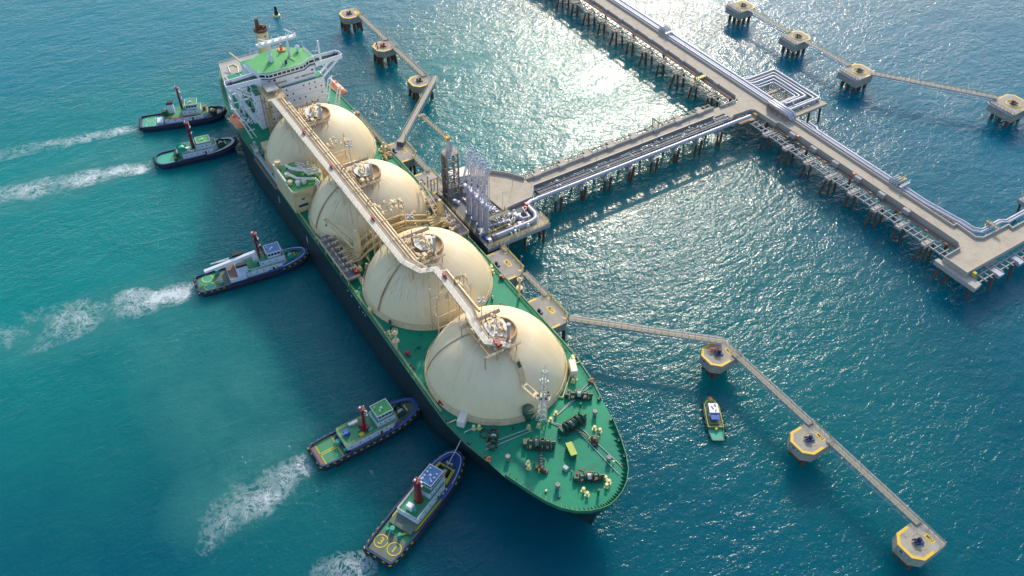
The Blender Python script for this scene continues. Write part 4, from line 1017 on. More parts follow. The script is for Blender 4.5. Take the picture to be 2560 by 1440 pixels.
# ------------------------------------------------------------------ tugs
def tyre(g, x, y, z, s=1.0, axis='y'): g.torus((x,y,z),0.62*s,0.26*s,axis,12,6)
def tug(name, label, stern, bow, B, st):
    """local space: +x towards the bow, +y port, deck near z=2.2"""
    sx, sy = stern; bx, by = bow; L = math.hypot(bx-sx, by-sy); a = math.atan2(by-sy, bx-sx)
    t_ = thing('tugboat', label, 'tugboat', ((sx+bx)/2,(sy+by)/2,0), a, 'tugs pushing on the tanker')
    hB = B/2; H = L/2
    def half(k=1.0, rb=0.0):
        pts = []
        if st.get('round_stern'):
            for q in range(7): th = math.pi/2*q/6; pts.append((-H+hB*0.7*(1-math.cos(th)), hB*0.94*math.sin(th)))
        else: pts += [(-H,0),(-H,hB*0.78),(-H+0.7,hB*0.90)]
        pts += [(-H+4.5,hB*0.97),(-H*0.3,hB),(H*0.25,hB)]
        for q in range(1,9): th = math.pi/2*q/8; pts.append((H*0.25+H*0.75*math.sin(th), hB*math.cos(th)**0.78 if q < 8 else 0.0))
        return [(x*k, y*k) for x, y in pts]
    def full(k=1.0, inset=0.0):
        h = half(k); out = [(x,-y) for x, y in h] + [(x,y) for x, y in reversed(h[1:-1])]
        if inset: out = [(x*(1-inset/H), y*(1-inset/hB)) for x, y in out]
        return out
    def sheer(x): return 2.3+1.5*max(0.0,(x/H-0.1))**1.6
    P = full(); n = len(P)
    low = [(x*0.955,y*0.93,-1.0) for x, y in P]; wl = [(x*0.97,y*0.95,0.3) for x, y in P]; mid = [(x,y,sheer(x)-0.7) for x, y in P]; up = [(x,y,sheer(x)+0.75) for x, y in P]
    inn = [(x*(1-0.5/H),y*(1-0.5/hB),sheer(x)+0.75) for x, y in P]; ind = [(x*(1-0.5/H),y*(1-0.5/hB),sheer(x)-0.02) for x, y in P]
    g = MB()
    for r0, r1 in ((low,wl),(wl,mid),(mid,up),(up,inn),(inn,ind)): g.add(r0+r1,[(i,(i+1)%n,n+(i+1)%n,n+i) for i in range(n)])
    hull_ = g.build('hull', 'tugblue', t_, local=True)
    g = MB(); g.add(ind,[tuple(range(n))]); g.build('deck', 'tuggrey' if st['aft'] == 'grey' else 'tugdeck', t_, local=True)
    # rubber fendering round the sheer with tyres hung along it
    g = MB(); ring = [(x*1.012,y*1.03,sheer(x)-0.1) for x, y in P]; g.tube(ring+[ring[0]],0.42,8,False)
    bow_pts = [(x*1.02,y*1.05,sheer(x)-0.5) for x, y in P if x > H*0.45]; bow_pts = sorted(bow_pts, key=lambda q: math.atan2(q[1],q[0]-H*0.3))
    g.tube(bow_pts,0.62,8); g.build('rubber_fender', 'black', hull_, local=True)
    g = MB()
    for x in [(-H+5)+k*3.6 for k in range(int((H*1.2)/3.6))]:
        for s_ in (-1,1): tyre(g, x, s_*(hB+0.32), 1.5)
    for k in range(4): tyre(g, -H-0.3, (-0.66+0.44*k)*hB, 1.6, 1.1, 'x')
    for x, y, z in bow_pts[::1]:
        if st.get('scallop'): g.torus((x*1.02,y*1.03,z+0.5),0.5,0.3,'z',10,6)
    g.each('tyre_fender', 'black', hull_, local=True)
    if st.get('marks'):
        g = MB()
        R_ = [Vector(q) for q in ring+[ring[0]]]; acc = 0.0
        for p_, q in zip(R_[:-1],R_[1:]):
            l = (q-p_).length; s_ = 0.0
            while acc+l-s_ > 2.2:
                s_ += 2.2-acc if acc else 2.2; acc = 0.0
                if s_ > l: break
                c = p_.lerp(q,min(1,s_/l)); d_ = (q-p_).normalized()
                if abs(c.x) > H*0.5 or st['marks'] == 2: g.beam(tuple(c-d_*0.4+Vector((0,0,0.38))),tuple(c+d_*0.4+Vector((0,0,0.38))),0.34,0.2)
            acc = (acc+l-s_) if s_ <= l else 0.0
        g.each('fender_pad', 'lime', hull_, local=True)
    # wide blue gunwale round the bow
    if st['rim']:
        k = st['rim']; idx = [i for i,(x,y) in enumerate(P) if x > H*(0.15 if k > 1 else 0.22)]
        idx.sort(key=lambda i: math.atan2(P[i][1],P[i][0]-H*0.1))
        g = MB(); o_ = [(P[i][0],P[i][1],sheer(P[i][0])+0.80) for i in idx]; w_ = 1.3 if k == 1 else 2.1
        i_ = [(P[i][0]-w_*(1.0 if P[i][0] > H*0.7 else 0.35),P[i][1]*(1-w_*0.8/hB),sheer(P[i][0])+0.72) for i in idx]; m_ = len(idx)
        g.add(o_+i_,[(j,j+1,m_+j+1,m_+j) for j in range(m_-1)]); g.build('bow_gunwale', st.get('rimmat','tugrim'), hull_, local=True)
        if k == 2:
            fo = [(P[i][0]*0.97,P[i][1]*0.95) for i in idx]; g = MB(); g.add([(x,y,3.35+0.02*j) if False else (x,y,sheer(x)+0.3) for j,(x,y) in enumerate(fo)],[tuple(range(m_))]); g.build('fore_deck', st.get('fore','tugrim'), t_, local=True)
            g = MB(); g.tube([(P[i][0]-0.9,P[i][1]*0.90,sheer(P[i][0])+1.0) for i in idx if P[i][0] > H*0.5],0.10,6); g.build('tow_rail', 'whitec', t_, local=True)
    # towing winch on the foredeck
    wx = max(H*0.52, st['house'][1]+1.9); z0 = sheer(wx)
    g = MB(); g.obox(wx,0,z0,3.0,3.6,0.4,0)
    g.tube([(wx,-1.5,z0+1.3),(wx,1.5,z0+1.3)],0.85,14)
    for y in (-1.5,0.0,1.5): g.tube([(wx,y-0.08,z0+1.3),(wx,y+0.08,z0+1.3)],1.3,16)
    g.obox(wx-0.8,2.1,z0,1.4,0.9,1.7,0).obox(wx+1.6,0,z0,0.5,3.0,1.2,0,0.8); w = g.build('tow_winch', 'gear' if not st.get('tealwinch') else 'teal', t_, local=True)
    g = MB(); g.tube([(wx,-1.2,z0+1.3),(wx,-0.2,z0+1.3)],1.12,14); g.build('rope_coil', 'rope', w, local=True)
    g = MB()
    for s_ in (-1,1): g.cyl(H*0.76,s_*0.8,sheer(H*0.76),sheer(H*0.76)+1.2,0.28,None,10).cyl(H*0.3,s_*(hB-1.3),z0-0.3,z0+0.9,0.25,None,8).cyl(H*0.38,s_*(hB-1.3),z0-0.3,z0+0.9,0.25,None,8)
    g.tube([(H*0.76,-0.9,sheer(H*0.76)+0.9),(H*0.76,0.9,sheer(H*0.76)+0.9)],0.22,8); g.each('tow_bitt', 'pale', t_, local=True)
    # deckhouse
    h0, h1 = st['house']; hw = hB-st.get('side',1.5); z = 2.2; zt = 4.9
    g = MB(); poly = [(h0,-hw),(h1-2.0,-hw),(h1,-hw*0.6),(h1,hw*0.6),(h1-2.0,hw),(h0,hw)]; g.prism(poly,z,zt); house = g.build('deckhouse', 'tugwhite', t_, local=True)
    g = MB(); g.prism([(x*0.995,y*0.96) for x,y in poly],zt,zt+0.06); g.build('boat_deck', 'tugdeck', house, local=True)
    g = MB(); g.rail([(x*0.99,y*0.97,zt+0.06) for x,y in poly]+[(poly[0][0]*0.99,poly[0][1]*0.97,zt+0.06)],0.95,1.5,0.09); g.build('handrail', 'lime' if st.get('limerail') else 'whitec', house, local=True)
    g = MB()
    for k in range(5):
        x = h0+1.2+k*(h1-h0-3)/5
        for s_ in (-1,1): y = s_*hw; g.box(x,x+0.4,y-0.05,y+0.05,3.7,4.1)
    g.each('porthole', 'glass', house, local=True)
    for s_ in (-1,1):
        g = MB(); x = h0+(h1-h0)*0.62; g.box(x,x+0.8,s_*hw-0.06,s_*hw+0.06,2.3,4.2); g.build('door', 'dark', house, local=True)
    b0, b1 = st['upper']; bw_ = hw*0.72
    g = MB(); g.box(b0,b1,-bw_,bw_,zt+0.06,7.2); upper = g.build('upper_house', 'tugwhite', t_, local=True)
    g = MB(); g.box(b0+0.1,b1-0.1,-bw_+0.1,bw_-0.1,7.2,7.26); g.build('bridge_deck', 'tugdeck', upper, local=True)
    g = MB()
    for k in range(3):
        x = b0+0.8+k*(b1-b0-1.4)/3
        for s_ in (-1,1): g.box(x,x+0.4,s_*bw_-0.05,s_*bw_+0.05,6.0,6.4)
    g.each('porthole', 'glass', upper, local=True)
    c0, c1 = st['wheel']; cw = bw_*0.82; zr = st.get('wz',7.26)
    g = MB(); g.add([(c0,-cw,zr),(c1,-cw,zr),(c1,cw,zr),(c0,cw,zr),(c0-0.2,-cw-0.15,zr+2.3),(c1+0.35,-cw-0.15,zr+2.3),(c1+0.35,cw+0.15,zr+2.3),(c0-0.2,cw+0.15,zr+2.3)],[(0,3,2,1),(4,5,6,7),(0,1,5,4),(1,2,6,5),(2,3,7,6),(3,0,4,7)])
    whl = g.build('wheelhouse', 'tugwhite', t_, local=True)
    g = MB(); g.box(c0-0.35,c1+0.5,-cw-0.3,cw+0.3,zr+2.3,zr+2.42); g.build('roof', st['roof'], whl, local=True)
    g = MB(); zz = zr+2.42
    g.wall([(c0-0.3,-cw-0.25,zz),(c1+0.45,-cw-0.25,zz),(c1+0.45,cw+0.25,zz),(c0-0.3,cw+0.25,zz),(c0-0.3,-cw-0.25,zz)],0.18,0.16)
    g.cyl(c0+0.6,cw*0.5,zz,zz+1.0,0.18,None,6).cyl(c0+1.5,-cw*0.4,zz,zz+0.8,0.3,0.2,8).obox((c0+c1)/2,0,zz,0.6,0.6,0.5,0); g.each('roof_fitting', 'whitec', whl, local=True)
    g = MB(); nwin = 4
    for k in range(nwin):
        l_ = (c1-c0)/nwin; x = c0+l_*k+0.14
        for s_ in (-1,1): y0 = s_*(cw+0.11); g.add([(x,y0,zr+1.0),(x+l_-0.28,y0,zr+1.0),(x+l_-0.28,y0+s_*0.07,zr+1.9),(x,y0+s_*0.07,zr+1.9)],[(0,1,2,3)])
        w_ = 2*cw/nwin; y = -cw+w_*k+0.14
        g.add([(c1+0.19,y,zr+1.0),(c1+0.19,y+w_-0.28,zr+1.0),(c1+0.34,y+w_-0.28,zr+1.9),(c1+0.34,y,zr+1.9)],[(0,1,2,3)])
        g.add([(c0-0.14,y,zr+1.0),(c0-0.14,y+w_-0.28,zr+1.0),(c0-0.24,y+w_-0.28,zr+1.9),(c0-0.24,y,zr+1.9)],[(3,2,1,0)])
    g.each('wheelhouse_window', 'glass', whl, local=True)
    # mast
    mx, mtop, mr = st['mast']; my = st.get('masty',0.0)
    g = MB(); zb = zt
    if st.get('lattice'):
        g.beam((mx,my,zb),(mx,my,mtop),0.7).beam((mx+2.4,my,zb),(mx+0.3,my,mtop-1.2),0.4)
        for k in range(8): u = k/8; g.beam((mx,my,zb+(mtop-zb)*u),(mx+2.4*(1-u),my,zb+(mtop-1.2-zb)*(u+0.05)),0.2)
    else: g.cyl(mx,my,zb,mtop,mr,mr*0.62,12)
    mast = None
    for k in range(4):
        z_ = zb+(mtop-zb)*(0.45+0.16*k); w_ = 1.4-0.15*k; g.beam((mx+0.2,my-w_,z_),(mx+0.2,my+w_,z_),0.16).beam((mx,my,z_),(mx+1.3,my,z_),0.22)
    g.box(mx-0.9,mx+0.9,my-0.9,my+0.9,mtop,mtop+0.15).cyl(mx,my,mtop,mtop+1.4,0.1,None,6); mast = g.build('mast', 'red', t_, local=True)
    g = MB()
    for k in range(5): g.obox(mx+0.9+0.2*(k%2),my+(-1 if k%2 else 1)*0.7,zb+(mtop-zb)*(0.5+0.11*k),0.4,0.4,0.45,0)
    g.beam((mx+0.9,my-1.2,mtop-1.4),(mx+0.9,my+1.2,mtop-1.4),0.2,0.3).obox(mx-0.3,my+0.3,mtop+0.15,0.5,0.5,0.6,0); g.each('mast_light', 'whitec', mast, local=True)
    return t_, dict(H=H, hB=hB, sheer=sheer, zt=zt, hw=hw, h0=h0, h1=h1)

def stern_panel(t_, d, mat, shape, ringmat='ring', depth=7.5):
    H, hB = d['H'], d['hB']; z = 2.36
    g = MB(); g.prism([(-H+0.9,-hB*0.86),(-H+depth,-hB*0.88),(-H+depth,hB*0.88),(-H+0.9,hB*0.86)], 2.27, z); p_ = g.build('stern_deck', mat, t_, local=True)
    cx = -H+0.6+depth/2
    for s_ in (-1,1):
        g = MB()
        if shape == 'circle': g.ringband(cx,s_*hB*0.43,z+0.01,hB*0.33,hB*0.40,0.03,36)
        elif shape == 'disc': g.ringband(cx,s_*hB*0.43,z+0.01,hB*0.31,hB*0.42,0.03,36)
        elif shape == 'square': g.wall([(cx-2.6,s_*hB*0.06,z),(cx+2.9,s_*hB*0.06,z),(cx+2.9,s_*hB*0.82,z),(cx-2.6,s_*hB*0.82,z),(cx-2.6,s_*hB*0.06,z)],0.04,0.28)
        g.build('deck_ring', ringmat, p_, local=True)
        if shape == 'disc':
            g = MB(); g.cyl(cx,s_*hB*0.43,z,z+0.02,hB*0.31,None,36); g.build('deck_disc', 'teal', p_, local=True)
    return p_, cx

# A: the farthest
tA, dA = tug('tugboat', 'farthest blue tug at the tanker stern, two rings on its green stern deck', (-212.6,-52.9), (-202.0,-18.0), 10.6,
    dict(aft='grey', rim=0, house=(-7.5,11.0), upper=(0.5,8.5), wheel=(2.5,7.0), roof='tugdeck', mast=(0.6,17.4,0.6), limerail=True))
stern_panel(tA, dA, 'teal', 'circle')
g = MB(); g.obox(-4.2,1.6,4.9,2.6,2.2,4.4,0); f_ = g.build('funnel', 'tugwhite', tA, local=True)
g = MB(); g.obox(-4.2,1.6,9.3,2.9,2.4,0.9,0,0.85); g.build('funnel_cap', 'black', f_, local=True)
g = MB(); g.tube([(-7.0,-1.4,6.2),(-7.0,1.0,6.2)],1.3,14).obox(-7.0,0,4.9,2.4,3.2,0.7,0); g.build('deck_winch', 'gear', tA, local=True)
g = MB(); g.box(-10.8,-8.2,-3.4,0.6,2.3,3.6); g.build('deck_store', 'tugwhite', tA, local=True)
g = MB(); g.obox(9.6,0,4.9,1.2,1.2,1.6,0.4,0.6).beam((9.6,0,6.3),(11.2,-0.6,7.0),0.3); g.build('water_cannon', 'fire', tA, local=True)
g = MB(); g.torus((13.6,0.6,4.4),1.0,0.5,'y',14,8).cyl(13.6,-2.4,3.2,5.6,1.3,None,14); g.build('bow_drum', 'black', tA, local=True)
g = MB(); g.slab([(-5.5,-3.9,5.0),(6.0,-3.6,5.0)],0.8,0.1); g.build('red_walkway', 'fire', tA, local=True)
# B
tB, dB = tug('tugboat', 'blue tug with plain rounded green stern, second from the tanker stern', (-181.2,-55.6), (-176.4,-22.6), 10.0,
    dict(aft='green', rim=1, rimmat='truss', round_stern=True, scallop=True, house=(-5.5,9.0), upper=(0.5,7.0), wheel=(1.6,6.4), roof='bright', mast=(-0.4,17.2,0.72), wz=5.4))
g = MB(); H = dB['H']; g.prism([(-H+0.8,-2.6),(-H+2.4,-4.1),(-H+9.0,-4.5),(-H+9.0,4.5),(-H+2.4,4.1),(-H+0.8,2.6)],2.27,2.42); g.build('stern_deck', 'teal', tB, local=True)
g = MB(); g.tube([(-5.0,-2.2,6.0),(-5.0,0.6,6.0)],1.5,16).tube([(-5.0,-2.4,6.0),(-5.0,-2.2,6.0)],1.9,16).tube([(-5.0,0.6,6.0),(-5.0,0.8,6.0)],1.9,16); g.build('hose_reel', 'teal', tB, local=True)
g = MB(); g.obox(-2.6,-1.5,4.9,1.6,1.2,1.6,0); g.build('deck_store', 'whitec', tB, local=True)
g = MB(); g.tube([(-7.4,-1.0,3.4),(-7.4,2.4,3.4)],0.8,12).obox(-7.4,0.5,2.3,2.2,4.2,0.6,0).obox(-8.4,-3.0,2.3,1.0,1.0,1.5,0); g.build('aft_winch', 'gear', tB, local=True)
# C
tC, dC = tug('tugboat', 'blue tug with a long white folded boom and two black funnels', (-99.2,-64.4), (-94.7,-24.0), 10.4,
    dict(aft='grey', rim=2, house=(-3.0,12.0), upper=(2.5,11.5), wheel=(5.8,10.4), roof='roofblue', mast=(3.2,18.4,0.5), lattice=True, marks=1, tealwinch=True, fore='tugdeck'))
stern_panel(tC, dC, 'tugdeck', 'disc', 'ring', 7.0)
g = MB(); g.prism([(-9.0,-4.4),(-3.2,-4.4),(-3.2,4.4),(-9.0,4.4)],2.3,4.6); g.build('after_house', 'tugwhite', tC, local=True)
g = MB(); g.box(-8.9,-6.0,-4.2,4.2,4.6,4.68); g.build('brown_hatch', 'brown', tC, local=True)
for y in (-2.6,3.6):
    g = MB(); g.obox(-3.6,y,4.6,3.0,1.7,3.4,0); f_ = g.build('funnel', 'tugwhite', tC, local=True)
    g = MB(); g.obox(-3.9,y,8.0,4.0,1.6,0.9,0,0.9); g.build('funnel_cap', 'black', f_, local=True)
g = MB(); g.beam((-16.4,2.6,5.6),(2.4,1.4,9.0),1.3,0.9).beam((-12,2.4,5.2),(2.0,1.4,8.0),0.5,0.5).obox(1.6,1.4,4.9,1.8,1.8,3.4,0); g.build('folding_boom', 'whitec', tC, local=True)
g = MB(); g.beam((-13.6,5.0,6.2),(-7.0,4.4,6.4),0.2).beam((-13.6,5.0,6.2),(-7.0,3.4,8.0),0.2); g.build('boom_stay', 'whitec', tC, local=True)
g = MB(); g.cyl(-12.2,3.3,2.4,4.4,0.75,None,14).cyl(-11.8,-2.6,2.4,3.4,0.5,None,12).cyl(1.2,-1.4,4.9,6.8,0.6,None,12).cyl(-1.8,-3.4,4.9,6.1,0.5,None,12); g.each('capstan', 'teal', tC, local=True)
# D
tD, dD = tug('tugboat', 'blue tug with two square panels on its stern and a dark red mast', (-9.4,-58.0), (-10.6,-22.6), 10.4,
    dict(aft='grey', rim=1, house=(-8.5,9.5), upper=(2.5,8.6), wheel=(3.2,7.8), roof='bright', mast=(-0.6,13.6,0.5), masty=0.2, marks=2, limerail=True))
stern_panel(tD, dD, 'lime' if False else 'tugdeck', 'square', 'ytug', 8.0)
g = MB(); H = dD['H']; g.box(-H+0.5,-H+1.7,-4.3,4.3,2.4,2.5); g.build('stern_mat', 'brown', tD, local=True)
g = MB(); g.cyl(-1.4,0.0,4.9,7.2,1.5,1.0,16).cyl(-0.3,-1.5,4.9,6.6,0.9,0.7,14); g.build('red_funnel', 'red', tD, local=True)
g = MB(); g.obox(-2.8,-2.2,4.96,1.4,1.2,0.5,0.2); g.build('liferaft_case', 'yellow', tD, local=True)
g = MB(); g.obox(-6.4,0.6,4.96,1.3,1.8,1.3,0.3).beam((-6.4,0.4,6.0),(-8.0,-0.2,6.4),0.4); g.build('blue_crane', 'cloth', tD, local=True)
g = MB(); g.cyl(-9.6,0.6,2.4,3.9,0.8,None,14).cyl(-9.0,-3.0,2.4,3.4,0.5,None,12).cyl(0.2,-2.4,4.96,6.2,0.75,None,14).cyl(-2.6,-0.4,4.96,5.8,0.5,None,12); g.each('capstan', 'teal', tD, local=True)
g = MB(); g.obox(-2.6,2.8,4.96,1.9,0.9,0.9,0).obox(-4.0,3.0,4.96,1.0,0.8,0.7,0); g.each('white_locker', 'whitec', tD, local=True)
g = MB(); 
for x, y in ((-8.4,2.6),(-7.8,-1.0),(-8.4,-3.0),(-8.2,0.4)): g.torus((x,y,2.7),0.8,0.35,'z',14,7)
g.each('spare_tyre', 'black', tD, local=True)
# E: the nearest, number thirty-one on its stern
tE, dE = tug('tugboat', 'nearest blue and yellow tug with the numbers 3 and 1 on its stern', (29.6,-56.4), (12.6,-21.0), 10.6,
    dict(aft='green', rim=2, house=(-6.0,9.5), upper=(1.5,9.0), wheel=(3.0,8.2), roof='roofblue', mast=(-0.4,15.0,1.25), marks=1, side=1.8))
pE, cE = stern_panel(tE, dE, 'tuggrey', 'circle', 'ytug', 7.6)
for s_, ch in ((1,'3'),(-1,'1')): text(ch, pE, 'ytug', (cE,s_*dE['hB']*0.43,2.42),(0,-1,0),(1,0,0),3.0,local=True,bold=0.06)
g = MB(); H = dE['H']
g.slab([(-H+8.0,0.8,2.75),(-H+12.4,4.1,2.75),(6.5,4.5,2.75)],0.55,0.3).slab([(-H+8.0,-0.8,2.75),(-H+12.4,-4.1,2.75),(6.5,-4.5,2.75),(8.6,-3.9,2.75)],0.55,0.3); g.each('yellow_coaming', 'ytug', tE, local=True)
g = MB(); g.slab([(8.8,-3.0,4.4),(13.6,-2.4,4.4)],0.7,1.0).slab([(8.8,3.0,4.4),(13.6,2.4,4.4)],0.7,1.0).slab([(9.2,-3.2,4.45),(9.2,3.2,4.45)],1.5,0.9).slab([(13.4,-2.6,4.3),(13.4,2.6,4.3)],0.4,0.8); g.build('winch_frame', 'ytug', tE, local=True)
g = MB(); g.obox(10.2,0,4.5,1.0,3.0,0.7,0.1); g.build('orange_guard', 'orange', tE, local=True)
g = MB(); g.obox(-3.8,0.4,4.96,1.5,1.9,1.9,0); g.build('deck_store', 'whitec', tE, local=True)
g = MB(); g.cyl(-4.0,-1.2,4.96,6.2,0.5,None,12).cyl(-11.0,1.4,2.3,4.2,0.75,None,14).cyl(-11.4,-1.4,2.3,4.0,0.5,None,12).cyl(-11.5,2.8,2.3,3.2,0.45,None,12); g.each('capstan', 'teal', tE, local=True)
g = MB(); g.box(-9.6,-6.0,-3.8,3.8,2.3,3.3); g.build('after_hatch', 'tuggrey', tE, local=True)
g = MB()
for k in range(7): g.obox(3.4+0.7*k,(-1)**k*1.4,9.72,0.5,0.4,0.35,k)
g.each('roof_gear', 'whitec', tE, local=True)
# tow line from the nearest tug up to the tanker forecastle
tag(MB().tube([(15.2,-26.2,4.6),(15.7,-23.4,11.0),(16.0,-20.5,17.8),(16.2,-18.0,18.0)],0.13,6).build('tow_line','rope'),'pale tow line running from the nearest tug up to the tanker deck','rope')
# small mooring boat
t_ = thing('mooring_boat', 'small green work boat with a white cabin and blue awning near the dolphins', 'boat', (42.5,54.6,0), math.atan2(58.6-49.6,35.4-49.6))
Pb = [(-8.6,-1.6),(-8.2,-2.0),(-3,-2.7),(3,-2.8),(6,-2.2),(8,-1.1),(8.7,0),(8,1.1),(6,2.2),(3,2.8),(-3,2.7),(-8.2,2.0),(-8.6,1.6)]
n = len(Pb); g = MB(); sh = lambda x: 1.2+0.9*max(0,x/8.7)**2
r0 = [(x*0.96,y*0.9,-0.6) for x,y in Pb]; r1 = [(x,y,sh(x)) for x,y in Pb]; r2 = [(x*0.96,y*0.9,sh(x)) for x,y in Pb]; r3 = [(x*0.96,y*0.9,sh(x)-0.3) for x,y in Pb]
for a, b in ((r0,r1),(r1,r2),(r2,r3)): g.add(a+b,[(i,(i+1)%n,n+(i+1)%n,n+i) for i in range(n)])
hb = g.build('hull', 'gear', t_, local=True)
g = MB(); g.add(r3,[tuple(range(n))]); g.build('deck', 'teal', t_, local=True)
g = MB(); g.prism([(-3.6,-2.3),(4.5,-2.2),(6.3,-1.2),(6.3,1.2),(4.5,2.2),(-3.6,2.3)],1.2,1.32); g.build('raised_deck', 'tuggrey', t_, local=True)
g = MB(); g.wall([(-3.7,-2.4,1.3),(4.6,-2.3,1.3),(6.4,-1.2,1.6),(6.4,1.2,1.6),(4.6,2.3,1.3),(-3.7,2.4,1.3),(-3.7,-2.4,1.3)],0.5,0.2); g.wall([(-2.3,-1.5,1.32),(-2.3,1.5,1.32),(1.0,1.5,1.32)],0.3,0.15); g.build('coaming', 'lime', t_, local=True)
g = MB(); g.add([(0.4,-1.5,1.3),(4.6,-1.4,1.3),(4.6,1.4,1.3),(0.4,1.5,1.3),(0.4,-1.55,3.5),(4.1,-1.45,3.5),(4.1,1.45,3.5),(0.4,1.55,3.5)],[(0,3,2,1),(4,5,6,7),(0,1,5,4),(1,2,6,5),(2,3,7,6),(3,0,4,7)]); cb = g.build('cabin', 'whitec', t_, local=True)
g = MB(); g.box(0.36,0.4,-1.2,1.2,2.3,3.1).box(1.0,3.4,-1.6,-1.5,2.4,3.1).box(1.0,3.4,1.5,1.6,2.4,3.1); g.each('cabin_window', 'glass', cb, local=True)
g = MB(); g.obox(1.2,-0.5,3.5,0.3,0.3,0.5,0).obox(2.4,0.4,3.5,1.2,0.25,0.2,0.5).obox(3.2,-0.6,3.5,0.8,0.3,0.25,0.2); g.each('roof_fitting', 'steel', cb, local=True)
g = MB(); g.box(-2.0,0.2,-1.35,1.35,3.05,3.15)
for x in (-1.9,0.0):
    for y in (-1.25,1.25): g.beam((x,y,1.3),(x,y,3.05),0.1)
g.build('awning', 'cloth', t_, local=True)
g = MB()
for x in (-7,-4.5,-2,0.5,3,5.4):
    for s_ in (-1,1): tyre(g,x,s_*(2.95 if abs(x)<5 else 2.5),0.9,0.75)
g.torus((8.9,0,1.6),0.5,0.25,'x',12,6); g.each('tyre_fender', 'black', hb, local=True)
g = MB(); g.obox(6.8,0,1.6,1.2,1.0,0.8,0.5).obox(5.2,-1.4,1.4,1.4,0.4,0.6,0.2); g.build('foredeck_gear', 'orange', t_, local=True)
g = MB(); g.obox(-4.4,0,1.0,0.7,0.7,0.8,0.3); g.each('tow_bitt', 'yellow', t_, local=True)
# buoy
t_ = thing('channel_buoy', 'small dark buoy with a pale base floating behind the tanker stern', 'buoy', (-280.2,36.9,0))
g = MB(); g.lathe([(0.05,-0.6),(1.9,-0.5),(2.0,0.5),(1.6,0.9),(0.05,0.95)],0,0,20); g.build('float', 'pale', t_, local=True)
g = MB(); g.cyl(0,0,0.9,4.2,1.2,0.6,12).cyl(0,0,4.2,5.4,0.35,0.3,8).obox(0,0,4.2,1.6,0.1,1.0,0.6).obox(0,0,4.2,1.6,0.1,1.0,2.1); g.build('buoy_tower', 'buoyc', t_, local=True)

# ------------------------------------------------------------------ jetty
def piles(parent, spots, z1, r=0.55, rake=0.0, name='pile'):
    for q in spots:
        x, y = q[0], q[1]; dx, dy = (q[2], q[3]) if len(q) > 2 else (0,0)
        MB().tube([(x+dx,y+dy,-2.0),(x,y,z1)], r, 10).build(name, 'pile', parent)
def hook(parent, x, y, z, mat='navy', a=0.0, s=1.0):
    g = MB(); g.obox(x,y,z,2.0*s,1.6*s,0.5*s,a).obox(x-0.3,y,z+0.5*s,0.9*s,0.9*s,1.3*s,a,0.7)
    for k in (-0.6,0.0,0.6):
        dx, dy = vrot(0.9*s,k*s,a); ex, ey = vrot(1.9*s,k*1.3*s,a); g.beam((x+dx,y+dy,z+0.9*s),(x+ex,y+ey,z+0.5*s),0.32*s,0.5*s)
    return g.build('mooring_hook', mat, parent)
# mooring dolphins in front of the tanker
def dolphin(name, label, cx, cy, zt, far=False, group=None, code=None, side=None, conc='conc', hookmat='navy', edge='yellow', people=False, lx=9.6, ly=11.4, th=3.0, inset=0.68):
    t_ = thing(name, label, 'mooring dolphin', (cx,cy,0), 0, group)
    s_ = -1 if not far else 1
    hx, hy = lx/2, ly/2; c = 2.4
    poly = [(cx-hx,cy-s_*hy),(cx-hx,cy+s_*(hy-2.6)),(cx-hx+c,cy+s_*hy),(cx+hx-c,cy+s_*hy),(cx+hx,cy+s_*(hy-2.6)),(cx+hx,cy-s_*hy)]
    if s_ > 0: poly = poly[::-1]
    body = MB().prism(poly[::-1] if s_ < 0 else poly[::-1], zt-th, zt).build('pile_cap', conc, t_)
    spots = []
    for ix in (-1,0,1):
        for iy in (-1,0,1):
            if ix == 0 and iy == 0: continue
            spots.append((cx+ix*hx*inset,cy+iy*hy*inset,ix*0.5*(inset > 0.6),iy*0.5*(inset > 0.6)))
    piles(t_, spots, zt-th, 0.8)
    pts = [(cx-hx+0.45,cy-s_*1.0,zt+0.0),(cx-hx+0.45,cy+s_*(hy-2.7),zt+0.0),(cx-hx+c+0.25,cy+s_*(hy-0.45),zt+0.0),(cx+hx-c-0.25,cy+s_*(hy-0.45),zt+0.0),(cx+hx-0.45,cy+s_*(hy-2.7),zt+0.0),(cx+hx-0.45,cy-s_*1.0,zt+0.0)]
    MB().wall(pts,0.03,0.85).build('edge_stripe', edge, t_)
    hook(t_, cx+0.3, cy-0.4*s_*0, zt, hookmat, R(-110 if s_ < 0 else 70))
    g = MB(); g.rail([(cx-hx+0.2,cy-s_*(hy-0.3),zt),(cx+hx-0.2,cy-s_*(hy-0.3),zt)],1.1,1.6,0.1).rail([(cx+hx-0.3,cy-s_*hy,zt),(cx+hx-0.3,cy-s_*(hy-2.5),zt)],1.1,1.3,0.1); g.build('handrail', 'olive' if not far else 'truss', t_)
    if code:
        pl = MB().box(cx-0.3,cx+2.7,cy+2.6,cy+3.9,zt+0.001,zt+0.03).build('name_plate', 'yellow', t_)
        text(code, pl, 'black', (cx+1.2,cy+3.25,zt+0.05),(1,0,0),(0,1,0),1.15,bold=0.03)
    if side:
        pl = MB().box(cx-1.5,cx+1.5,cy-hy-0.04,cy-hy+0.02,zt-1.9,zt-0.5).build('side_plate', 'truss', t_)
        text(side, pl, 'navy', (cx,cy-hy-0.06,zt-1.2),(1,0,0),(0,0,1),1.2,bold=0.03)
    g = MB(); g.torus((cx+0.3,cy,zt+0.0),2.3,0.10,'z',32,4); g.build('painted_ring', 'ytug', t_)
    return t_
ZM = 8.4
mds = []
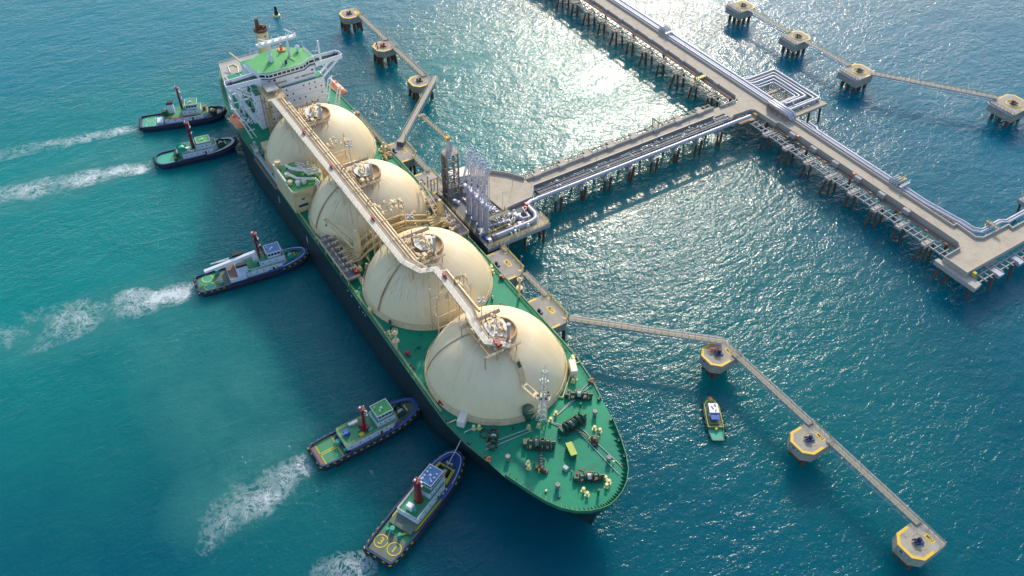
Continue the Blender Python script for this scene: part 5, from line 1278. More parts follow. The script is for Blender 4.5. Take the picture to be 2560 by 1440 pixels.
for i, cx in enumerate((106.5,66.9,27.1)):
    lab = ('concrete mooring dolphin at the bottom right corner, lettered M1', 'concrete mooring dolphin midway along the lower footbridges, lettered M2', 'concrete mooring dolphin nearest the tanker bow, with orange ropes beside its hook')[i]
    t_ = dolphin('mooring_dolphin', lab, cx, 69.2, ZM, False, 'mooring dolphins off the tanker bow', 'MD%d' % (i+1), 'M  %d' % (i+1), 'concm', th=3.7, inset=0.46)
    if i == 2:
        g = MB()
        for k in range(4): g.torus((cx-1.4-0.3*k,69.0-0.5*k,ZM+0.5),0.7,0.14,'x',12,5)
        g.each('orange_rope', 'orange', t_)
for i, cx in enumerate((-171.0,-208.2,-247.0)):
    lab = ('concrete mooring dolphin where the long gangway bends towards the tanker', 'concrete mooring dolphin with red and orange gear, middle of the three past the stern', 'concrete mooring dolphin at the outer end, past the tanker stern')[i]
    t_ = dolphin('mooring_dolphin', lab, cx, 65.2, 8.6, False, 'mooring dolphins off the tanker stern', None, None, 'concm', 'fire' if i == 1 else 'dark', 'yellow', lx=10.0, ly=10.4, th=3.3)
    if i == 1:
        g = MB()
        for q in ((-3.2,-2.4),(0.5,-3.6)): g.cyl(cx+q[0],65.2+q[1],8.6,9.8,0.35,None,8)
        g.each('mooring_post', 'fire', t_)
    if i == 2: MB().box(cx-1,cx+3,67.5,69.6,8.6,8.64).build('yellow_plate','yellow',t_)
UR = ((-149.0,247.2,10.6,12.6),(-109.8,247.6,10.8,12.8),(-70.8,248.2,11.6,13.4),(-14.5,287.0,12.8,15.4))
for i, (cx, cy, lx, ly) in enumerate(UR):
    lab = ('far concrete dolphin cut by the top edge of the photo', 'far concrete dolphin with yellow rim between two straight footbridges', 'far concrete dolphin where the footbridge turns towards the right edge', 'largest far concrete dolphin, cut by the right edge of the photo')[i]
    t_ = dolphin('mooring_dolphin', lab, cx, cy, 8.6, True, 'mooring dolphins of the farther berth', None, None, 'concm', 'dark', 'yellow', lx=lx, ly=ly, th=4.2, inset=0.6)
    g = MB(); yb = cy-ly/2
    for k in range(2): g.tube([(cx-lx/2-0.5,cy+2,8.2-0.5*k),(cx-lx/2-0.5,yb-0.6,8.2-0.5*k),(cx+lx/2,yb-0.6,8.2-0.5*k)],0.18,6)
    g.build('service_pipe', 'lilac', t_)
    g = MB(); g.torus((cx+0.6,cy,8.6),3.0,0.3,'z',28,4); g.build('yellow_ring', 'yellow', t_)
    g = MB(); g.rail([(cx-lx/2+0.3,yb+0.3,8.6),(cx+lx/2-0.3,yb+0.3,8.6)],1.1,1.6,0.12); g.build('edge_rail', 'olive', t_)
# breasting dolphins alongside
BD = [(-17.6,-25.2,-10.0,'4 from'),(-45.0,-52.6,-37.4,''),(-101.0,-108.4,-93.8,''),(-125.6,-132.9,-118.4,'')]
blab = ['concrete breasting dolphin beside the tanker foremost dome, where the long footbridge starts', 'concrete breasting dolphin just forward of the loading platform', 'concrete breasting dolphin beside the gangway tower', 'concrete breasting dolphin where the stern gangway lands']
for i, (cx, x0, x1, _) in enumerate(BD):
    t_ = thing('breasting_dolphin', blab[i], 'breasting dolphin', (cx,31.5,0), 0, 'breasting dolphins alongside the tanker')
    c = 2.6; poly = [(x0,27.3),(x1,27.3),(x1,34.3),(x1-c,36.7),(x0+c,36.7),(x0,34.8)]
    MB().prism(poly,5.6,9.0).build('pile_cap','concm',t_)
    piles(t_, [(x,y,dx,0) for x,dx in ((x0+1.6,-1),(cx-2.2,0),(cx+2.2,0),(x1-1.6,1)) for y in (28.8,34.4)], 5.6, 0.6)
    g = MB(); g.box(x0+1.5,x0+4.5,26.3,27.28,1.0,8.6).box(x1-4.5,x1-1.5,26.3,27.28,1.0,8.6); g.each('fender_panel','navy',t_)
    g = MB(); g.box(x0+0.05,x0+0.95,27.5,31.8,9.0,9.03).box(x1-0.95,x1-0.05,27.5,31.8,9.0,9.03).box(x1-2.6,x1-1.6,34.2,35.2,9.0,9.03).box(x0+2.0,x0+3.0,34.8,35.8,9.0,9.03); g.each('edge_stripe','yellow',t_)
    pl = MB().box(cx-1.8,cx+1.8,32.2,34.0,9.001,9.03).build('name_plate','yellow',t_)
    text('BD%d' % (i+1), pl, 'black', (cx,33.1,9.05),(1,0,0),(0,1,0),1.5,bold=0.03)
    hook(t_, cx-1.0, 29.0, 9.0, 'navy', R(-100))
    g = MB(); g.rail([(x0+0.2,34.6,9.0),(x0+c,36.5,9.0),(x1-c,36.5,9.0),(x1-0.2,34.2,9.0)],1.1,1.6,0.1); g.tube([(x0,36.9,9.4),(x1-c,36.9,9.4)],0.14,6); g.build('handrail','ytug',t_)
    g = MB(); g.cyl(x1-3.5,36.0,9.0,14.5,0.09,0.07,6).cyl(x0+3.5,36.0,9.0,15.0,0.09,0.07,6).beam((x1-3.5,36.0,14.5),(x1-2.6,36.0,14.6),0.15); g.each('lamp_post','truss',t_)
# light footbridges
def footbridge(label, p, q, w=1.7, truss=True, pipes=True, cat='footbridge'):
    p = Vector(p); q = Vector(q); c = (p+q)/2; d_ = (q-p); L = d_.length; d_.normalize(); nn = Vector((-d_.y,d_.x,0)).normalized()
    t_ = thing('footbridge', label, cat, tuple(p), 0, 'footbridges between the dolphins')
    MB().slab([tuple(p),tuple(q)],w,0.14).build('walk_deck','olive',t_)
    g = MB(); g.rail([tuple(p+nn*w/2),tuple(q+nn*w/2)],1.1,2.2,0.09).rail([tuple(p-nn*w/2),tuple(q-nn*w/2)],1.1,2.2,0.09); g.build('handrail','olive',t_)
    g = MB(); n = max(4,int(L/2.2)); zt = Vector((0,0,-0.2)); zb = Vector((0,0,-1.7))
    for s_ in (-1,1):
        o = nn*(s_*w*0.48); g.beam(p+o+zt,q+o+zt,0.22,0.25).beam(p+o+zb,q+o+zb,0.2,0.22)
        for k in range(n):
            a = p.lerp(q,k/n)+o; b = p.lerp(q,(k+1)/n)+o
            if k % 2: g.beam(a+zt,b+zb,0.13)
            else: g.beam(a+zb,b+zt,0.13)
    g.build('truss','truss',t_)
    if pipes:
        g = MB(); o = nn*(w*0.5+0.35)*(1 if pipes == 1 else -1)
        g.tube([tuple(p+o+Vector((0,0,-0.1))),tuple(q+o+Vector((0,0,-0.1)))],0.16,6).tube([tuple(p+o*1.3+Vector((0,0,-0.1))),tuple(q+o*1.3+Vector((0,0,-0.1)))],0.12,6); g.build('service_pipe','lilac',t_)
    return t_
footbridge('long trussed footbridge from the breasting dolphin to the first bow dolphin', (-10.5,35.6,9.6),(24.6,72.6,9.8),2.0)
footbridge('footbridge between the bow dolphin with orange ropes and the one lettered M2', (29.8,73.0,ZM+0.5),(63.4,73.2,ZM+0.5))
footbridge('footbridge leading down to the bottom right corner dolphin', (70.2,73.4,ZM+0.5),(103.2,73.4,ZM+0.5))
footbridge('footbridge between the two foremost breasting dolphins', (-37.6,35.2,9.2),(-24.0,35.4,9.2),1.6)
footbridge('short footbridge from the loading platform down to a breasting dolphin', (-55.0,36.6,9.7),(-50.4,35.6,9.2),1.4,pipes=0)
footbridge('footbridge between the two breasting dolphins aft of the tower', (-119.6,34.6,9.2),(-107.6,34.6,9.2),1.6)
footbridge('short footbridge linking the gangway tower to a breasting dolphin', (-94.0,31.5,9.4),(-90.4,31.5,9.8),1.4,pipes=0)
footbridge('footbridge from the outermost stern dolphin to the red geared one', (-243.0,68.4,9.0),(-212.4,68.4,9.0),2.0)
footbridge('footbridge from the red geared stern dolphin to the bend dolphin', (-204.0,68.4,9.0),(-173.0,68.4,9.0),2.0)
# inclined gangway (white sided) down to the after breasting dolphin
t_ = footbridge('long slanting gangway with a pale side from bend dolphin to breasting dolphin', (-165.6,70.6,12.0),(-131.2,35.0,10.6),2.4,pipes=0)
g = MB(); g.beam((-164.3,70.0,11.3),(-130.0,34.4,9.9),0.15,1.6); g.build('side_panel','lilac',t_)
g = MB(); g.obox(-130.0,34.0,9.0,2.2,3.0,2.0,R(-46)); g.build('landing_block','steel',t_)
for p, q, lab in (((-144.0,247.6,9.0),(-115.0,247.8,9.0),'far footbridge between the top edge dolphin and the next one'),((-104.6,248.2,9.0),(-76.2,248.6,9.0),'far footbridge in the middle of the upper right row'),((-66.0,251.2,9.4),(-21.0,284.4,9.4),'longest far footbridge, reaching to the dolphin at the right edge'),((-8.2,287.5,9.2),(6.0,288.0,9.2),'far footbridge leaving the photo at the right edge')):
    footbridge(lab, p, q, 2.0, pipes=2)
# expansion bends of the service pipes at the dolphin corners
for x, y in ((64.0,74.2),(103.8,74.4),(71.5,74.6),(31.0,74.4),(25.4,73.8)):
    pass

# loading platform
lp = thing('loading_platform', 'concrete loading platform beside the tanker, carrying arms and pipework', 'jetty platform', (-71,42,0))
MB().prism([(-95.5,36.0),(-88.4,30.4),(-54.6,30.4),(-54.6,58.0),(-70.2,58.0),(-70.2,60.0),(-71.5,60.6),(-95.5,46.0)],8.2,10.0).build('platform_deck','concd',lp)
MB().prism([(-54.55,30.5),(-54.55,58.0),(-61.0,58.0),(-61.0,30.5)],10.0,10.04).build('side_walk','conc',lp)
MB().prism([(-95.0,47.2),(-79.0,45.6),(-69.2,46.6),(-69.8,60.0),(-74.8,64.2),(-81.2,64.2),(-86.8,60.4),(-95.0,52.0)],8.6,10.5).build('truck_terrace','conc',lp)
g = MB(); g.wall([(-94.6,52.6,10.5),(-87.0,60.2,10.5),(-81.4,64.0,10.5)],1.3,0.45).wall([(-69.6,46.6,10.5),(-70.2,60.0,10.5),(-75.4,64.2,10.5)],0.8,0.5); g.build('terrace_parapet','conclt',lp)
g = MB(); g.box(-54.54,-54.2,30.4,58.0,8.2,9.9); g.build('platform_fascia','concg',lp)
piles(lp, [(-56,y) for y in (32,40,48,56.5)]+[(-63,y,1.2,0) for y in (32,44,57)]+[(-72,y,0,1) for y in (34,46,58)]+[(x,33) for x in (-80,-88)]+[(-80,58),(-85,55),(-60,56.5,1.4,0.4)], 8.2, 0.55)
g = MB(); g.rail([(-88.2,30.8,10),(-61.2,30.8,10)],1.2,1.8,0.14).rail([(-61.2,30.8,10),(-61.2,46,10)],1.2,1.8,0.14).rail([(-54.9,30.8,10),(-54.9,57.8,10),(-61.0,57.8,10)],1.2,1.8,0.10); g.build('handrail','ytug',lp)
g = MB()
for k in range(3): g.tube([(-88,29.9,9.6-0.55*k),(-60.5,29.9,9.6-0.55*k)],0.16,6)
g.build('hose_pipe','pile',lp)
g = MB(); g.obox(-61.0,31.0,8.4,0.9,0.9,3.8,0); g.build('corner_post','truss',lp)
# pipework behind the arms
rnd = random.Random(23)
g = MB(); g.tube([(-57.6,36.0,11.2),(-57.6,51.5,11.2),(-58.6,54.2,11.2),(-61.0,55.4,11.2),(-67.0,55.4,11.2),(-68.6,58.5,10.4),(-68.8,62.0,10.0)],0.85,12); g.torus((-57.6,44,11.2),0.9,0.12,'y',16,5); g.build('ship_side_header','lilac',lp)
g = MB(); g.tube([(-57.6,36.0,11.2),(-57.6,34.2,11.2)],1.05,12); g.build('header_end','steel',lp)
g = MB(); g.tube([(-62.5,49.0,11.2),(-60.5,50.0,11.2),(-60.5,52.6,11.2),(-66.0,53.0,11.2)],0.55,10); g.build('branch_pipe','lilac',lp)
for k in range(4):
    x = -75.7+k*4.0
    g = MB(); g.tube([(x,36.2,11.4),(x+0.3,38.0,11.4),(x+0.8,41.5,11.4),(x+1.4,44.0,11.4)],0.42,8).tube([(x+1.0,42.0,11.4),(x+1.0,43.0,11.4)],0.8,12); g.build('arm_feed_pipe','lilac',lp)
for (x0,x1,y0,y1,nn,mm) in ((-68,-62,38,45,34,'lilac'),(-76,-69,38,44.5,22,'lilac'),(-67,-62,45,50,20,'whitec'),(-70,-63,38,48,22,'olive'),(-92,-86,37,44,14,'rusty'),(-84,-78,37,44,14,'lilac'),(-60.6,-56,40,50,10,'whitec')):
    g = MB(); chaos(g,x0,x1,y0,y1,10.3,nn,rnd,0.14,0.4); g.each('valve_cluster',mm,lp)
g = MB()
for x in (-68.5,-62.2):
    for y in (37.5,46.5): g.beam((x,y,10),(x,y,13.4),0.25)
g.box(-68.5,-62.2,37.5,46.5,12.9,13.05) if False else g.slab([(-65.4,37.4,13.1),(-65.4,46.6,13.1)],1.6,0.1)
g.rail([(-64.6,37.4,13.1),(-64.6,46.6,13.1)],1.1,1.6,0.1).rail([(-66.2,37.4,13.1),(-66.2,46.6,13.1)],1.1,1.6,0.1); g.build('valve_gallery','olive',lp)
g = MB(); g.obox(-63.4,33.0,10,3.2,1.6,1.2,0).obox(-84.0,33.6,10,1.3,1.2,1.2,0.4).obox(-82.6,34.2,10,1.2,1.2,1.1,0.2).obox(-57.2,33.0,10,1.2,1.4,1.5,0); g.each('equipment_box','whitec',lp)
g = MB(); g.obox(-59.0,32.6,10,4.0,1.2,0.9,0.1); g.build('blue_tank','cloth',lp)
g = MB(); g.obox(-66.4,55.0,11,1.6,0.9,1.5,0.2).obox(-65.2,54.0,11,1.2,0.8,1.2,0.5).cyl(-63.8,53.2,10,12.4,0.35,None,8); g.each('fire_valve','fire',lp)
g = MB()
for x, y in ((-86.2,34.6),(-60.2,57.2),(-55.4,34.0),(-72.2,48.0),(-55.0,57.4)): g.cyl(x,y,10,17.0,0.1,0.08,6).beam((x,y,17),(x+1.0,y,17.1),0.2)
g.each('lamp_post','truss',lp)
# loading arms
for k in range(4):
    x = -75.7+k*4.0; y = 35.2
    lab = ('white marine loading arm nearest the gangway tower','white marine loading arm, second from the gangway tower','white marine loading arm, third from the gangway tower','white marine loading arm nearest the bow end, the frontmost of four')[k]
    t_ = thing('marine_loader', lab, 'loading arm', (x,y,10), 0, 'loading arms in a row on the platform')
    g = MB(); g.cyl(x,y,10,20.2,1.05,1.0,20).cyl(x,y,10,10.3,1.5,None,16); cb = g.build('riser_column','armw',t_)
    MB().cyl(x,y,16.6,16.8,1.1,1.1,20).build('warning_band','orange',cb)
    g = MB(); g.obox(x,y,20.2,1.8,1.8,1.6,0.3).tube([(x-1.4,y,21.6),(x+1.4,y,21.6)],0.8,12).obox(x+0.4,y-1.6,20.8,1.0,2.0,1.4,0); g.build('swivel_head','armw',t_)
    ax, ay, az = x-0.4, y+1.0, 37.2
    g = MB(); g.tube([(x-0.6,y,21.0),(ax-0.6,ay,az)],0.27,8).tube([(x+0.7,y+0.3,21.0),(ax+0.5,ay,az)],0.2,8)
    for j in range(6): u = (j+0.5)/6; a = Vector((x-0.6,y,21)).lerp(Vector((ax-0.6,ay,az)),u); b = Vector((x+0.7,y+0.3,21)).lerp(Vector((ax+0.5,ay,az)),u); g.beam(a,b,0.18)
    g.build('inboard_arm','armw',t_)
    bx, by, bz = x-2.4, y-1.4, 23.5
    g = MB(); g.tube([(ax-0.9,ay+0.3,az),(bx,by,bz)],0.25,8).tube([(ax-0.2,ay+0.7,az),(bx+0.6,by+0.3,bz+1.5)],0.16,6).beam((ax+0.2,ay+0.6,az),(x+0.3,y+1.5,24.0),0.16); g.tube([(bx,by,bz),(bx-0.3,by,bz-1.6),(bx-0.9,by-0.6,bz-2.2)],0.42,8); g.build('outboard_arm','armw',t_)
    g = MB(); g.torus((ax,ay,az),2.0,0.2,'x',22,6).torus((ax,ay,az-0.1),0.8,0.35,'x',14,6)
    for j in range(6): th = j*math.pi/3; g.beam((ax,ay,az),(ax,ay+2.0*math.cos(th),az+2.0*math.sin(th)),0.14)
    g.torus((x,y+0.8,22.8),1.1,0.16,'x',18,6); g.each('sheave','armw',t_)
    g = MB(); g.obox(x,y-1.4,22.6,1.5,1.2,1.4,0).beam((x,y,22),(x+0.2,y-2.4,23.6),0.4); g.build('counterweight','armw',t_)
    g = MB(); g.rail([(x-1.5,y+1.5,20.3),(x+1.5,y+1.5,20.3),(x+1.5,y-1.5,20.3)],1.0,1.4,0.08).beam((x+1.2,y+0.6,10),(x+1.2,y+0.6,20.2),0.12).beam((x+1.2,y-0.1,10),(x+1.2,y-0.1,20.2),0.12)
    for j in range(16): g.beam((x+1.2,y+0.6,10.5+j*0.6),(x+1.2,y-0.1,10.5+j*0.6),0.07)
    g.build('ladder','truss',t_)
# gangway tower
gt = thing('gangway_tower', 'tall brown lattice tower with a raised yellow gangway jib on top', 'tower', (-87.0,33.9,10))
g = MB(); X0, X1, Y0, Y1 = -89.0,-85.4,31.6,36.4
for x in (X0,X1):
    for y in (Y0,Y1): g.beam((x,y,10),(x,y,31),0.5)
for k in range(7):
    z = 10+3*k
    for a, b in (((X0,Y0),(X1,Y0)),((X1,Y0),(X1,Y1)),((X1,Y1),(X0,Y1)),((X0,Y1),(X0,Y0))): g.beam((*a,z+3),(*b,z+3),0.3); g.beam((*a,z) if k%2 else (*b,z),(*b,z+3) if k%2 else (*a,z+3),0.22)
g.build('tower_frame','steel',gt)
g = MB()
for k in range(7): z = 10+3*k; g.slab([(X0+0.6,Y0+0.8+(k%2)*3.0,z),(X1-0.6,Y0+0.8+(k%2)*3.0,z+3)],0.9,0.15)
g.each('tower_stair','rusty',gt)
g = MB()
for z0 in (10,): g.box(X0-0.35,X0-0.1,Y0-0.3,Y0+2.2,z0,31.0)
g.build('lift_guide','dark',gt)
MB().box(X0-0.4,X1+0.4,Y0-0.4,Y1+0.4,31,31.3).build('top_platform','concg',gt)
g = MB(); g.rail([(X0,Y0,31.3),(X1,Y0,31.3),(X1,Y1,31.3),(X0,Y1,31.3),(X0,Y0,31.3)],1.1,1.5,0.1); g.build('handrail','cream',gt)
g = MB(); g.obox(-87.6,34.0,31.3,1.6,1.6,5.0,0.1); mastg = g.build('jib_post','truss',gt)
g = MB(); p = Vector((-87.6,34.0,36.2)); q = Vector((-106.6,33.0,36.4)); g.beam(p,q,1.1,0.5); g.rail([tuple(p+Vector((0,0.5,0.2))),tuple(q+Vector((0,0.5,0.2)))],1.0,1.6,0.12).rail([tuple(p+Vector((0,-0.5,0.2))),tuple(q+Vector((0,-0.5,0.2)))],1.0,1.6,0.12); g.obox(-106.6,33.0,35.8,1.6,2.6,1.2,0); g.build('gangway_jib','olive',gt)
g = MB(); g.obox(-88.6,33.9,36.0,1.5,1.7,1.3,0); g.build('jib_drive','yellow',gt)
# control hut beside the tower
hu = thing('control_hut', 'raised grey control hut with pale flat roof behind the gangway tower', 'hut', (-92.4,41.0,10))
MB().prism([(-95.2,37.8),(-91.0,37.0),(-89.8,43.4),(-94.4,44.4)],12.6,15.6).build('wall','truss',hu)
MB().prism([(-95.7,37.3),(-90.6,36.5),(-89.3,43.9),(-94.8,44.9)],15.6,15.9).build('roof','creamw',hu)
g = MB()
for k in range(4): u = 0.15+k*0.2; a = Vector((-95.2,37.75,13.6)).lerp(Vector((-91.0,36.95,13.6)),u); g.add([a,a+Vector((0.55,-0.1,0)),a+Vector((0.55,-0.1,1.3)),a+Vector((0,0,1.3))],[(0,1,2,3)])
for k in range(5): u = 0.06+k*0.19; a = Vector((-90.96,37.0,13.6)).lerp(Vector((-89.76,43.4,13.6)),u); b = Vector((-90.96,37.0,13.6)).lerp(Vector((-89.76,43.4,13.6)),u+0.12); g.add([a,b,b+Vector((0,0,1.3)),a+Vector((0,0,1.3))],[(0,1,2,3)])
g.each('window','whitec',hu)
g = MB()
for x,y in ((-94.6,38.4),(-91.4,37.8),(-90.4,43.0),(-94.0,43.8)): g.beam((x,y,10),(x,y,12.6),0.35)
g.each('hut_leg','steel',hu)
MB().prism([(-94.2,45.0),(-89.5,44.2),(-86.5,50.0),(-92.5,50.8)],10.5,14.6).build('machinery_box','rusty',hu)
# white foam monitor beside the dolphin
t_ = thing('access_stair', 'grey steel stair tower on the platform edge beside the gangway tower', 'stair tower', (-94.6,29.6,9))
g = MB()
for x in (-96.4,-93.6):
    for y in (28.6,31.4): g.beam((x,y,9),(x,y,16.5),0.3)
for k in range(3): g.slab([(-96.2,29.2+k%2*1.6,9+2.5*k),(-93.8,29.2+k%2*1.6,11.5+2.5*k)],0.9,0.12)
g.build('frame','truss',t_)
MB().box(-96.6,-93.4,28.4,31.6,16.5,16.7).build('top_platform','steel',t_)

# branch trestle from the platform to the main jetty
bt = thing('branch_trestle', 'branch trestle with road and big silver pipe from the platform to the main jetty', 'trestle', (-76,115,0))
MB().prism([(-81.4,64.0),(-76.3,64.0),(-76.3,166.6),(-72.0,166.9),(-72.0,168.0),(-81.4,168.0)],8.5,9.5).build('road_deck','conc',bt)
g = MB(); g.wall([(-81.3,64.2,9.5),(-81.3,165.0,9.5)],1.2,0.4); g.each('parapet','conclt',bt)
g = MB(); g.wall([(-76.3,64.2,9.5),(-76.3,160.4,9.5)],1.2,0.4); g.each('parapet','steel',bt)
g = MB()
for k in range(8): y = 70+12.4*k; g.obox(-81.5,y,8.6,1.8,3.4,2.3,0)
g.each('parapet_bay','conclt',bt)
g = MB(); g.beam((-83.6,66,8.9),(-83.6,166,8.9),0.5,0.5).beam((-85.6,66,8.9),(-85.6,166,8.9),0.35,0.4)
for k in range(34): y = 66.5+3.0*k; g.beam((-86.0,y,9.25),(-81.6,y,9.25),0.32,0.3)
g.build('pipe_rack','conc',bt)
for k in range(8): MB().box(-86.2,-82.2,71.2+12.4*k,73.8+12.4*k,8.2,9.5).build('rack_cap','conc',bt)
g = MB(); g.box(-75.6,-70.6,64.5,168,8.0,8.2)
for k in range(43): y = 65.5+2.4*k; g.box(-75.8,-68.4,y,y+0.35,8.2,8.7)
g.build('pipe_deck','steel',bt)
for j, (x, r) in enumerate(((-75.2,0.22),(-74.3,0.3),(-73.3,0.18),(-72.5,0.35),(-71.6,0.2))):
    MB().tube([(x,64.8,9.1),(x,167.5,9.1)],r,6).build('small_pipe','steel' if j%2 else 'truss',bt)
g = MB(); chaos(g,-75.5,-71.0,66,166,8.9,22,random.Random(77),0.08,0.18); g.each('valve_cluster','truss',bt)
g = MB(); g.tube([(-69.0,61.5,10.1),(-68.9,64.5,10.1),(-67.9,174.5,10.1)],0.85,14); bp_ = g.build('trunk_pipe','lilac',bt)
g = MB()
for k in range(13): y = 68+8.4*k; g.torus((-68.95+1.0*(y-64)/110,y,10.1),0.88,0.13,'y',16,5)
g.each('pipe_clamp','whitec',bt)
g = MB()
for k in range(8): y = 69.8+12.3*k; g.obox(-68.4,y,8.5,1.8,1.4,0.75,0); g.box(-86.0,-66.8,y-0.8,y+0.8,7.2,8.0)
g.each('cross_head','concg',bt)
for k in range(8):
    y = 72.0+12.3*k
    if k % 2 == 0: sp_ = [(-68.6,y-1.2),(-67.8,y+1.0),(-77.0,y)]
    else: sp_ = [(-69.0,y-0.7,0,0.7),(-68.2,y+0.9,0,-0.7),(-77.5,y,1.5,0)]
    piles(bt, sp_+[(-84.0,y,0,0.8)], 7.4, 0.52)
g = MB()
for y in (96.0,120.0,146.0): g.cyl(-76.3,y,9.5,16.5,0.1,0.08,6).beam((-76.3,y,16.5),(-77.4,y,16.6),0.2)
g.cyl(-80.6,58,10.5,17,0.1,None,6); g.each('lamp_post','truss',bt)
g = MB()
for q in ((-85.5,133.5),(-81.8,133.5)): g.beam((q[0],q[1],9.0),(q[0]-0.5,q[1],13.0),0.35)
g.beam((-86.2,133.5,12.8),(-81.0,137.0,10.0),0.7,0.5).beam((-86.0,133.5,13.0),(-81.4,133.5,13.0),0.4); g.build('pipe_loop_frame','olive',bt)

# main jetty trestle
mt = thing('main_jetty', 'long main jetty trestle with road, pipe racks and rusty piles', 'jetty', (-90,184,0))
road = MB()
ZR = 9.5
poly = [(-300,180.2),(-81.8,180.2),(-80.2,178.0),(-80.2,168.02),(-72.4,168.02),(-71.7,177.8),(-70.9,179.3),(-57.9,179.7),(-57.6,181.5),(27.0,181.6),(34.8,181.4),(36.7,179.7),(36.9,169.9),(46.9,169.8),(47.6,260),(40.2,260),(40.2,206.5),(38.3,207.2),(37.9,191.9),(36.0,189.6),(27.4,190.2),(27.4,188.2),(-300,188.2)]
road.prism(poly, ZR-1.0, ZR); road.build('road_deck','conc',mt)
g = MB(); g.wall([(-300,180.2,ZR),(-83.0,180.2,ZR),(-80.6,177.6,ZR),(-80.6,168.4,ZR)],1.1,0.4); g.wall([(-72.2,168.4,ZR),(-71.7,177.8,ZR),(-70.3,179.6,ZR),(-58.1,179.9,ZR),(-57.5,181.7,ZR),(27.0,181.7,ZR),(34.7,181.5,ZR),(36.9,179.6,ZR),(37.1,170.1,ZR),(46.8,170.0,ZR),(47.4,260,ZR)],1.1,0.35); g.each('parapet','conclt',mt)
g = MB(); g.wall([(-300,188.3,ZR),(27.4,188.3,ZR),(27.4,190.3,ZR),(36.0,189.8,ZR),(37.8,192.0,ZR),(38.2,207.0,ZR),(40.2,206.4,ZR),(40.2,260,ZR)],1.0,0.45); g.each('parapet','conclt',mt)
g = MB()
for k in range(22):
    x = -240+12*k
    if -90 < x < -50: continue
    g.obox(x,180.0,ZR-0.6,3.0,1.4,1.9,0)
g.each('parapet_bay','concg',mt)
for x0, x1 in ((-300,-83.0),(-66.0,36.0)):
    far_ = x0 < -200; mat_ = 'conc' if far_ else 'concg'
    g = MB()
    for y in (172.9,175.6): g.beam((x0,y,8.1),(x1,y,8.1),0.4,0.5)
    n = int((x1-x0)/3.0)
    for k in range(n): x = x0+1.2+3.0*k; g.beam((x,171.9,8.5),(x,177.2,8.5),0.34,0.3)
    g.build('pipe_rack',mat_,mt)
for k in range(-21,7):
    x = -44.0+11.93*k
    if -84 < x < -62: continue
    mat_ = 'conc' if x < -60 else 'conclt'
    MB().box(x-1.3,x+1.3,171.5,176.6,7.4,8.35).build('rack_cap',mat_,mt)
    if k % 2 == 0: sp_ = [(x-0.4,172.6,-0.6,-1.6),(x+0.9,173.4,0.8,0.2),(x+1.0,177.0,0.5,0.8)]
    else: sp_ = [(x-0.6,173.0,-0.5,-0.4),(x+1.0,174.6,0.4,0.3)]
    piles(mt, sp_, 7.5, 0.5)
MB().box(-300,48,181.0,187.4,7.4,8.5).build('deck_girder','concg',mt)
sp_ = [(x,185.0) for x in range(-282,40,24)]
piles(mt, sp_, 7.6, 0.6)
for y, r, mm in ((177.2,0.25,'pink'),(178.0,0.34,'pink'),(178.9,0.2,'olive')):
    MB().tube([(-300,y,9.3),(-83.4,y,9.3)],r,6).build('rack_pipe',mm,mt)
    MB().tube([(-57.0,y+0.9,8.9),(35.0,y+0.9,8.9)],r*0.6,6).build('rack_pipe','pile',mt)
g = MB()
for k in range(30):
    x = -52+3*k; rr_ = random.Random(k)
    if rr_.random() < 0.4: g.obox(x,178.6,8.4,1.1,0.7,0.7,0)
g.each('rusty_clamp','pink',mt)
g = MB(); g.box(-70.5,-66.6,168.2,178,8.3,8.6); g.obox(-68.6,178.4,8.6,2.0,1.4,1.2,0); g.build('anchor_block','rusty',mt)
# pipe bundle along the far side
for j, (y, r, z) in enumerate(((189.6,0.62,10.3),(191.1,0.5,10.2),(192.6,0.72,10.35))):
    q = [(-300,y,z),(-70.0-1.3*j,y,z)]
    MB().tube(q,r,10).build('main_pipe','lilac' if j != 1 else 'whitec',mt)
    y2 = 189.6+j*0.95
    q = [(-56.0+j*2.6,y,z),(-48.2+j*1.2,y,z),(-46.4+j*0.8,y2,z),(12.5,y2,z),(25.2,y2+1.4,z),(27.0+0.3*j,y2+1.9,z),(33.2-0.2*j,y2+1.9,z),(35.6-0.4*j,y2+4.0,z),(35.9-0.5*j,205.5,z),(37.4-0.5*j,208.2,z),(37.4-0.5*j,262,z)]
    MB().tube(q,r*0.78,10).build('main_pipe','lilac',mt)
g = MB()
for k in range(48):
    x = -292+7.0*k
    if -74 < x < -50 or x > 22: continue
    g.box(x,x+0.4,188.6,193.4 if x < -60 else 192.2,9.0,9.7)
g.each('pipe_sleeper','concg',mt)
MB().box(-300,30,188.55,193.2,7.8,8.9).build('pipe_bench','conc',mt)
